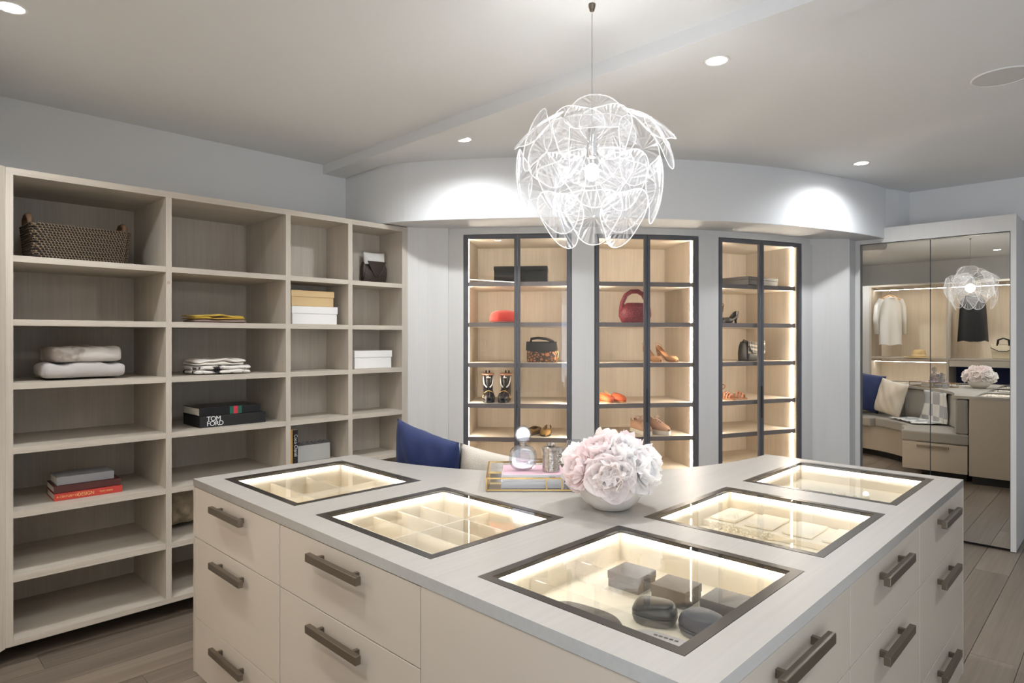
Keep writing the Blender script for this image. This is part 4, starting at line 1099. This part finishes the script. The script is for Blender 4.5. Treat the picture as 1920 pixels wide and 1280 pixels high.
def sandal(cab, x, dep, z, rot, m, label, group):
    loc, r = put(cab, x, dep, z, rot)
    t = thing('sandal', label, 'shoe', loc, r, group)
    sole(t, FOOT, 0.0008, 0.012, mat('tan_sole', (172, 120, 84), 0.5))
    for y, w, h in ((-0.085, 0.034, 0.028), (-0.065, 0.039, 0.036), (-0.045, 0.039, 0.044), (0.075, 0.030, 0.062)):
        MB().tube([(w * math.cos(RAD(a)), y + (0.02 * math.sin(RAD(a)) if y > 0 else 0), 0.012 + h * math.sin(RAD(a))) for a in range(0, 181, 18)], 0.007 if y < 0 else 0.005, 6).build('strap', m, t, smooth=True)
    MB().tube([(0.030 * math.cos(RAD(a)), 0.085 + 0.030 * math.sin(RAD(a)), 0.085 + 0.02 * math.cos(RAD(a))) for a in range(0, 360, 24)], 0.0045, 6, loop=True).build('ankle_strap', m, t, smooth=True)
    MB().tube([(0.0, 0.112, 0.012), (0.0, 0.116, 0.05), (0.0, 0.114, 0.085)], 0.008, 6).build('heel_tab', m, t, smooth=True)
def sneaker(cab, x, dep, z, rot, label, group):
    loc, r = put(cab, x, dep, z, rot)
    t = thing('sneaker', label, 'shoe', loc, r, group)
    m = mat('blush_suede', (190, 152, 126), 0.85, bump=0.2, bscale=300); ws = mat('white_rubber', (226, 220, 210), 0.6)
    F2 = [(x_ * 1.12, y_ * 1.12) for x_, y_ in FOOT]
    sole(t, F2, 0.0008, 0.030, ws)
    upper(t, [(-0.128, 0.010, 0.02, 0.040, 0), (-0.115, 0.030, 0.02, 0.055, 0), (-0.09, 0.040, 0.02, 0.066, 0), (-0.06, 0.042, 0.02, 0.076, 0), (-0.03, 0.040, 0.02, 0.088, 20), (0.02, 0.036, 0.02, 0.102, 60), (0.07, 0.034, 0.02, 0.105, 120), (0.115, 0.030, 0.02, 0.108, 110), (0.130, 0.014, 0.02, 0.104, 40)], m, thick=0.004)
    upper(t, [(-0.06, 0.018, 0.060, 0.083, 150), (-0.02, 0.020, 0.070, 0.098, 150), (0.03, 0.022, 0.09, 0.125, 150), (0.05, 0.020, 0.10, 0.135, 150)], m, 'tongue', 0.004)
    lc = mat('lace_white', (206, 180, 160), 0.8)
    for k in range(5):
        y = -0.055 + 0.018 * k; zz = 0.083 + 0.0062 * k
        MB().tube([(-0.024, y, zz - 0.006), (0, y - 0.003, zz + 0.004), (0.024, y, zz - 0.006)], 0.003, 6).build('lace', lc, t)
    for s in (-1, 1):
        MB().tube([(0, 0.02, 0.116), (s * 0.018, 0.005, 0.132), (s * 0.032, 0.0, 0.118), (s * 0.012, 0.012, 0.114)], 0.0026, 6).build('bow_loop', lc, t)
def boot(cab, x, dep, z, rot, label, group):
    loc, r = put(cab, x, dep, z, rot)
    t = thing('ankle_boot', label, 'shoe', loc, r, group)
    gold = M['gold']
    sole(t, [(a * 1.05, b) for a, b in FOOT], 0.0008, 0.020, M['black'])
    upper(t, [(-0.112, 0.010, 0.012, 0.034, 0), (-0.10, 0.030, 0.012, 0.052, 0), (-0.07, 0.040, 0.012, 0.066, 0), (-0.03, 0.038, 0.012, 0.085, 0), (0.0, 0.034, 0.012, 0.105, 30), (0.04, 0.031, 0.012, 0.12, 90), (0.09, 0.030, 0.012, 0.12, 90), (0.112, 0.014, 0.012, 0.118, 30)], M['black'], thick=0.004)
    rings = []
    for zz, ry, rx, cy in ((0.07, 0.062, 0.036, 0.045), (0.11, 0.054, 0.035, 0.052), (0.15, 0.052, 0.036, 0.055), (0.205, 0.056, 0.039, 0.055)):
        rings.append([(rx * math.cos(2 * math.pi * k / 18), cy + ry * math.sin(2 * math.pi * k / 18), zz) for k in range(18)])
    MB().loft(rings, caps=False).build('shaft', M['black'], t, smooth=True)
    MB().tube([(rings[-1][k][0] * 1.03, 0.055 + (rings[-1][k][1] - 0.055) * 1.03, 0.199) for k in range(18)], 0.008, 8, loop=True).build('collar', mat('rose_gold_trim', (206, 160, 140), 0.4, metal=0.5), t, smooth=True)
    for s in (-1, 1):
        MB().tube([(s * 0.012, -0.010, 0.105), (s * 0.030, 0.0, 0.125), (s * 0.036, 0.02, 0.16), (s * 0.034, 0.035, 0.185)], 0.0055, 6).build('side_stripe', M['white'], t, smooth=True)
    MB().tube([(0.0, -0.01, 0.188), (-0.014, -0.006, 0.178), (0.014, -0.006, 0.178)], 0.005, 6).build('front_tab', M['white'], t)
    MB().tube([(0.043 * math.cos(RAD(a)), -0.048, 0.02 + 0.062 * math.sin(RAD(a))) for a in range(0, 181, 15)], 0.0055, 6).build('gold_band', gold, t, smooth=True)
    for k in range(7):
        a = RAD(-70 + 140 * k / 6)
        MB().sphere((0.038 * math.sin(a), -0.075 - 0.028 * math.cos(a), 0.034), 0.0045, 6, 4).build('stud', M['silver'], t, smooth=True)
    for s in (-1, 1): bx('pull_tab', M['black'], t, s * 0.012 - 0.005, s * 0.012 + 0.005, 0.106, 0.110, 0.19, 0.225)

# ---- left cabinet
loc, r = put(0, 0.017, 0.20, SHZ[0] + 0.001, 0)
t = thing('storage_box', 'long black box on the top shelf of the cabinet with the leopard bag', 'box', loc, r)
rbox('box_body', M['black'], t, 0.385, 0.22, 0.085, bev=0.002); rbox('lid', M['black'], t, 0.389, 0.224, 0.030, (0, 0, 0.0855), 0.002)
loc, r = put(0, -0.105, 0.17, SHZ[1] + 0.001, 5)
t = thing('red_cap', 'soft red cap lying on the second shelf', 'hat', loc, r)
rm = mat('red_felt', (206, 62, 54), 0.8, sheen=0.3)
MB().lathe([(0.0, 0.0), (0.105, 0.0), (0.112, 0.02), (0.108, 0.055), (0.10, 0.075), (0.06, 0.09), (0.0, 0.094)], 32).build('crown', rm, t, smooth=True, subd=1)
MB().grid(lambda a, b: ((0.085 + 0.035 * b) * math.sin(RAD(-62 + 124 * a)), -(0.075 + 0.058 * b) * math.cos(RAD(-62 + 124 * a)), 0.020 - 0.014 * b), 16, 4).build('visor', rm, t, smooth=True)
MB().tube([(0.113 * math.cos(RAD(a)), 0.113 * math.sin(RAD(a)), 0.018) for a in range(0, 360, 12)], 0.004, 6, loop=True).build('band', rm, t, smooth=True)
def box_bag(cab, x, dep, z, w, d, h, rot, label, body_m, top_m, strap_m, flap=0.5, name='handbag'):
    loc, r = put(cab, x, dep, z, rot)
    t = thing(name, label, 'bag', loc, r)
    rings = []
    for f, sw, sd in ((0, 0.93, 0.86), (0.05, 0.99, 0.98), (0.4, 1.0, 1.0), (0.75, 0.97, 0.9), (1.0, 0.92, 0.62)):
        rings.append([(math.copysign(abs(math.cos(2 * math.pi * k / 28)) ** 0.35, math.cos(2 * math.pi * k / 28)) * w / 2 * sw, math.copysign(abs(math.sin(2 * math.pi * k / 28)) ** 0.35, math.sin(2 * math.pi * k / 28)) * d / 2 * sd, h * f) for k in range(28)])
    MB().loft(rings).build('bag_body', body_m, t, smooth=True, bevel=0.004)
    f = flap
    MB().grid(lambda a, b: ((2 * a - 1) * w / 2 * (1.01 - 0.04 * b), -d / 2 * (1.06 - 0.02 * b) if b < 0.6 else -d / 2 * (1.05 - 2.1 * (b - 0.6) / 0.4 * 0.8), (h * (1 - f) + (h * f * 1.0) * b / 0.6 - 0.012 * math.sin(math.pi * a)) if b < 0.6 else h * 1.012), 16, 10).build('flap', top_m, t, smooth=True)
    return t, w, d, h
leo = pattern('leopard_print', 'voronoi', (26, 18, 14), (140, 90, 54), 40.0, 0.6, thr=0.13, soft=0.03)
t, w, d, h = box_bag(0, 0.170, 0.20, SHZ[2] + 0.001, 0.225, 0.11, 0.150, -4, 'leopard print handbag with black flap and handle', leo, M['black'], M['black'], 0.42)
MB().tube([(-0.085, 0, 0.148), (-0.08, -0.01, 0.172), (-0.03, -0.012, 0.178), (0.03, -0.012, 0.172), (0.085, 0, 0.150)], 0.010, 8).build('handle', M['black'], t, smooth=True)
MB().tube([(0.105, 0.0, 0.12), (0.118, -0.02, 0.06), (0.112, -0.03, 0.01)], 0.006, 6).build('strap', M['gold'], t, smooth=True)
boot(0, -0.228, 0.19, SHZ[3] + 0.001, 10, 'left black ankle boot with gold band and white stripes', 'pair of black ankle boots')
boot(0, -0.105, 0.19, SHZ[3] + 0.001, -4, 'right black ankle boot with gold band and white stripes', 'pair of black ankle boots')
glit = mat('gold_glitter', (150, 116, 66), 0.35, metal=0.7, bump=0.6, bscale=300, var=0.4, vscale=120)
ballet(0, 0.10, 0.22, SHZ[4] + 0.001, 160, glit, mat('bronze_insole', (150, 130, 96), 0.6), 'gold glitter flat with its heel towards the room', 'pair of gold glitter flats')
ballet(0, 0.20, 0.21, SHZ[4] + 0.001, -6, glit, mat('cream_insole', (222, 206, 168), 0.6), 'gold glitter flat with its toe towards the room', 'pair of gold glitter flats')
# ---- middle cabinet
loc, r = put(1, -0.020, 0.20, SHZ[1] + 0.001, 0)
t = thing('woven_handbag', 'wine red woven handbag with a thick loop handle', 'bag', loc, r)
wm = pattern('wine_weave', 'voronoi', (70, 14, 24), (132, 34, 50), 70.0, 0.5, thr=0.12, soft=0.08, bump=0.6)
rings = []
for zz, rx in ((0.0, 0.095), (0.01, 0.105), (0.05, 0.124), (0.09, 0.122), (0.125, 0.095), (0.148, 0.062)):
    rings.append([(rx * math.cos(2 * math.pi * k / 32), 0.62 * rx * math.sin(2 * math.pi * k / 32), zz) for k in range(32)])
MB().loft(rings).build('bag_body', wm, t, smooth=True)
MB().tube([(-0.108, 0, 0.085), (-0.098, 0, 0.15), (-0.072, 0, 0.205), (-0.03, 0, 0.232), (0.02, 0, 0.235), (0.062, 0, 0.212), (0.092, 0, 0.155), (0.108, 0, 0.085)], 0.017, 10).build('handle', wm, t, smooth=True)
tan = mat('tan_suede', (176, 132, 92), 0.8)
pump(1, 0.115, 0.21, SHZ[2] + 0.001, 14, tan, 'tan slingback pump, left of the pair', 'pair of tan slingback pumps')
pump(1, 0.225, 0.20, SHZ[2] + 0.001, 22, tan, 'tan slingback pump, right of the pair', 'pair of tan slingback pumps')
org = mat('orange_suede', (206, 98, 52), 0.75)
for xx, lab in ((-0.275, 'orange suede slipper, left of the pair'), (-0.180, 'orange suede slipper, right of the pair')):
    loc, r = put(1, xx, 0.20, SHZ[3] + 0.001, 24)
    t = thing('slipper', lab, 'shoe', loc, r, 'pair of orange slippers')
    sole(t, FOOT, 0.0008, 0.008, mat('tan_leather_sole', (190, 150, 104), 0.6))
    upper(t, [(-0.116, 0.008, 0.006, 0.016, 0), (-0.105, 0.027, 0.006, 0.036, 0), (-0.08, 0.038, 0.006, 0.050, 0), (-0.055, 0.040, 0.006, 0.058, 0), (-0.02, 0.036, 0.006, 0.064, 0), (-0.005, 0.034, 0.006, 0.066, 20)], org)
    upper(t, [(0.045, 0.029, 0.006, 0.05, 170), (0.09, 0.029, 0.006, 0.07, 150), (0.112, 0.018, 0.006, 0.085, 100), (0.118, 0.008, 0.006, 0.086, 60)], mat('cream_lining_leather', (226, 196, 146), 0.7), 'heel_counter')
sneaker(1, 0.030, 0.21, SHZ[4] + 0.001, 8, 'blush suede sneaker, left of the pair', 'pair of blush sneakers')
sneaker(1, 0.150, 0.20, SHZ[4] + 0.001, 20, 'blush suede sneaker, right of the pair', 'pair of blush sneakers')
# ---- right cabinet
loc, r = put(2, 0.06, 0.20, SHZ[0] + 0.001, 14)
t = thing('storage_box', 'flat dark grey box with lettering on the top shelf by the mirrored doors', 'box', loc, r)
gbx = mat('charcoal_box', (48, 46, 46), 0.6)
rbox('box_body', gbx, t, 0.40, 0.26, 0.040, bev=0.002); rbox('lid', gbx, t, 0.404, 0.264, 0.022, (0, 0, 0.0405), 0.002)
for xx in (-0.165, -0.130, -0.095): bx('lettering', mat('dark_ink', (24, 22, 22), 0.6), t, xx, xx + 0.018, -0.1332, -0.1322, 0.044, 0.058)
pump(2, -0.225, 0.22, SHZ[1] + 0.001, -55, mat('old_gold', (150, 120, 72), 0.35, metal=0.7), 'gold heeled shoe tipped towards the door frame', 'pair of gold and black heels', heel=0.095)
pump(2, -0.130, 0.19, SHZ[1] + 0.001, -72, M['black'], 'black heeled shoe beside the gold one', 'pair of gold and black heels', heel=0.05, sling=False)
chk = pattern('black_cream_check', 'checker', (40, 38, 36), (206, 194, 170), 62.0, 0.6, mapping=(1, 1, 0.8), rotz=0.7)
t, w, d, h = box_bag(2, 0.085, 0.20, SHZ[2] + 0.001, 0.25, 0.10, 0.150, 16, 'black and cream checked flap handbag with a black strap', M['black'], chk, M['black'], 0.62)
MB().tube([(-0.122, 0.0, 0.145), (-0.135, -0.02, 0.165), (-0.110, -0.045, 0.150), (-0.105, -0.056, 0.10), (-0.07, -0.058, 0.065), (0.0, -0.060, 0.060), (0.09, -0.058, 0.075), (0.118, -0.05, 0.12), (0.128, -0.01, 0.165), (0.122, 0.02, 0.145)], 0.0065, 6, flat=0.6).build('strap', M['black'], t, smooth=True)
MB().tube([(-0.125, -0.02, 0.004), (-0.18, -0.03, 0.005), (-0.23, -0.02, 0.004)], 0.006, 6, flat=0.5).build('loose_strap', M['black'], t, smooth=True)
rose = mat('rose_gold_leather', (206, 142, 112), 0.3, metal=0.6)
sandal(2, -0.215, 0.20, SHZ[3] + 0.001, 22, rose, 'rose gold strappy sandal, left of the pair', 'pair of rose gold sandals')
sandal(2, -0.105, 0.20, SHZ[3] + 0.001, 30, rose, 'rose gold strappy sandal, right of the pair', 'pair of rose gold sandals')

# ================================================================== contents of the lit trays
ZF = 0.776; ZF3 = 0.801
dk = mat('dark_brown_box', (72, 62, 56), 0.35)
for (u, v), lab in (((1.525, 1.015), 'square dark gift box nearest the middle of the island'), ((1.525, 0.875), 'square dark gift box in the middle of the three'), ((1.530, 0.735), 'square dark gift box nearest the right edge of the island')):
    t = thing('gift_box', lab, 'box', (u, v, ZF3), 0.03, 'dark gift boxes in the near tray')
    rbox('box_body', dk, t, 0.092, 0.098, 0.022, bev=0.0015); rbox('lid', dk, t, 0.095, 0.101, 0.022, (0, 0, 0.0225), 0.0015)
def eyecase(u, v, w, d, h, rz, m, lab, script=None):
    t = thing('eyewear_case', lab, 'case', (u, v, ZF3), rz)
    def half(z0, z1, s0, s1, name):
        rings = []
        for f in (0, 0.35, 0.7, 1.0):
            s = s0 + (s1 - s0) * (f ** 2)
            rings.append([(w / 2 * s * math.copysign(abs(math.cos(2 * math.pi * k / 28)) ** 0.7, math.cos(2 * math.pi * k / 28)), d / 2 * s * math.copysign(abs(math.sin(2 * math.pi * k / 28)) ** 0.8, math.sin(2 * math.pi * k / 28)), z0 + (z1 - z0) * f) for k in range(28)])
        MB().loft(rings).build(name, m, t, smooth=True, bevel=0.004)
    half(h * 0.45, 0.0005, 1.0, 0.86, 'case_body'); half(h * 0.46, h, 1.0, 0.82, 'lid')
    if script:
        for k in range(5): bx('lettering', M['black'], t, 0.012, 0.018, -0.03 + 0.012 * k, -0.022 + 0.012 * k, h + 0.0002, h + 0.0008)
eyecase(1.205, 0.935, 0.085, 0.20, 0.050, 0.1, mat('brown_case', (70, 58, 50), 0.4), 'large oval dark brown eyewear case at the front edge of the tray')
eyecase(1.370, 0.845, 0.085, 0.11, 0.050, 0.3, mat('black_case', (30, 29, 30), 0.35), 'black rounded eyewear case in the middle of the tray')
eyecase(1.385, 0.725, 0.095, 0.11, 0.050, -0.2, mat('navy_case', (34, 38, 52), 0.4), 'dark navy eyewear case near the right edge of the tray')
eyecase(1.205, 0.725, 0.085, 0.17, 0.050, 0.12, mat('grey_case', (150, 146, 148), 0.6), 'pale grey eyewear case with small lettering at the near corner', True)
pearl = mat('pearl', (240, 232, 214), 0.2, coat=0.5)
def necklace(path, lab, r=0.0042):
    mb = MB()
    for p in path: mb.sphere(p, r, 8, 5)
    o = mb.build('pearl_necklace', pearl, None, smooth=True)
    o['kind'] = 'stuff'
    tag(o, lab, 'necklace')
pts = []
for k in range(90):
    a = k / 90
    pts.append((2.172 + 0.026 * math.sin(a * 9) + 0.008 * a, 1.10 - 0.21 * a + 0.03 * math.sin(a * 21), ZF3 + 0.005 + 0.009 * (k % 3)))
necklace(pts, 'long pearl necklace heaped in the middle tray of the right side')
pts = [(2.955 + 0.02 * math.sin(k * 0.5), 0.955 - 0.0038 * k, 0.8275) for k in range(48)]
necklace(pts, 'pearl strand in the tray nearest the mirrored doors')
t = thing('hair_clip', 'small crystal clip lying in the six-compartment tray', 'jewellery', (1.20, 2.30, ZF), 0.5)
for k in range(5): MB().sphere((0.012 * (k - 2), 0.006 * ((k % 2) * 2 - 1), 0.009), 0.0085, 6, 4).build('crystal', M['crystal'], t)
bx('clip_bar', M['silver'], t, -0.03, 0.03, -0.004, 0.004, 0.0006, 0.003)

# ================================================================== clothes in the hanging wardrobe
def hanger(parent, zt, wdt):
    MB().tube([(0, 0, zt + 0.015), (0, 0, zt + 0.045), (0.018, 0, zt + 0.070), (0.0, 0, zt + 0.088), (-0.018, 0, zt + 0.072)], 0.003, 6).build('hook', M['silver'], parent)
    MB().tube([(-wdt, 0, zt - 0.055), (-wdt * 0.5, 0, zt - 0.012), (0, 0, zt + 0.015), (wdt * 0.5, 0, zt - 0.012), (wdt, 0, zt - 0.055)], 0.010, 8).build('hanger_arm', mat('wooden_hanger', (196, 150, 100), 0.5), parent)
def garment(label, loc, rz, m, wsh, whem, L, sleeves, name, cat):
    t = thing(name, label, cat, loc, rz)
    hanger(t, 0.0, wsh - 0.02)
    rings = []
    for k in range(9):
        f = k / 8
        w = wsh + (whem - wsh) * f if f > 0.08 else wsh * 0.55 + wsh * 0.45 * f / 0.08
        z = -0.015 - L * f - (0.035 * (1 if f > 0.05 else 0.2))
        rings.append([(w * math.cos(2 * math.pi * i / 26), (0.045 + 0.02 * f) * math.sin(2 * math.pi * i / 26) * (1 + 0.35 * f * math.sin(5 * 2 * math.pi * i / 26)), z - 0.01 * math.sin(i) * f) for i in range(26)])
    MB().loft(rings, caps=False).build('body', m, t, smooth=True)
    if sleeves:
        for s in (-1, 1):
            MB().tube([(s * (wsh - 0.03), 0, -0.055), (s * (wsh + 0.03), 0.01, -0.16), (s * (wsh + 0.055), 0.015, -0.36), (s * (wsh + 0.05), 0.0, -0.60)], [0.055, 0.058, 0.05, 0.042], 12, flat=0.7).build('sleeve', m, t, smooth=True)
        MB().tube([(0.07 * math.cos(RAD(a)), 0.045 * math.sin(RAD(a)), -0.02 + 0.012 * math.sin(RAD(a))) for a in range(0, 360, 24)], 0.014, 8, loop=True).build('collar', m, t, smooth=True)
garment('white shirt on a wooden hanger reflected in the mirrored door', (-0.15, 2.76, 2.165), RAD(38), mat('white_shirt', (232, 230, 226), 0.85), 0.19, 0.20, 0.72, True, 'white_shirt', 'shirt')
garment('black sleeveless top on a hanger, reflected below the lamp', (-0.15, 1.69, 2.165), RAD(62), mat('black_satin', (24, 24, 27), 0.45), 0.16, 0.20, 0.66, False, 'black_blouse', 'blouse')
t = thing('straw_hat', 'wide brimmed straw hat on the shelf under the shirt', 'hat', (-0.14, 2.37, 1.204), 0.0)
sm = mat('straw', (206, 178, 128), 0.8, bump=0.4, bscale=250)
MB().lathe([(0.0, 0.118), (0.05, 0.120), (0.080, 0.105), (0.090, 0.06), (0.095, 0.012), (0.20, 0.004), (0.205, 0.001), (0.20, 0.0012), (0.09, 0.006), (0.0, 0.008)], 36).build('hat_body', sm, t, smooth=True)
MB().lathe([(0.0925, 0.016), (0.098, 0.016), (0.0945, 0.042), (0.0895, 0.042)], 36).build('hat_band', mat('pale_band', (222, 202, 160), 0.7), t, smooth=True)
t = thing('tote_bag', 'cream canvas tote with black handles on the wardrobe shelf', 'bag', (-0.13, 1.33, 1.204), RAD(90))
tm = mat('cream_canvas', (206, 194, 168), 0.8)
MB().loft([[(-0.12, -0.06, 0), (0.12, -0.06, 0), (0.12, 0.06, 0), (-0.12, 0.06, 0)], [(-0.135, -0.065, 0.10), (0.135, -0.065, 0.10), (0.135, 0.065, 0.10), (-0.135, 0.065, 0.10)], [(-0.15, -0.03, 0.21), (0.15, -0.03, 0.21), (0.15, 0.03, 0.21), (-0.15, 0.03, 0.21)]]).build('bag_body', tm, t, bevel=0.012)
for y in (-0.035, 0.035): MB().tube([(-0.07, y, 0.19), (-0.06, y * 1.2, 0.27), (0, y * 1.6, 0.295), (0.06, y * 1.2, 0.27), (0.07, y, 0.19)], 0.010, 8).build('handle', M['black'], t, smooth=True)
MB().tube([(-0.14, -0.066, 0.16), (-0.05, -0.072, 0.11), (0.05, -0.072, 0.11), (0.14, -0.066, 0.16)], 0.006, 6).build('strap', M['black'], t)
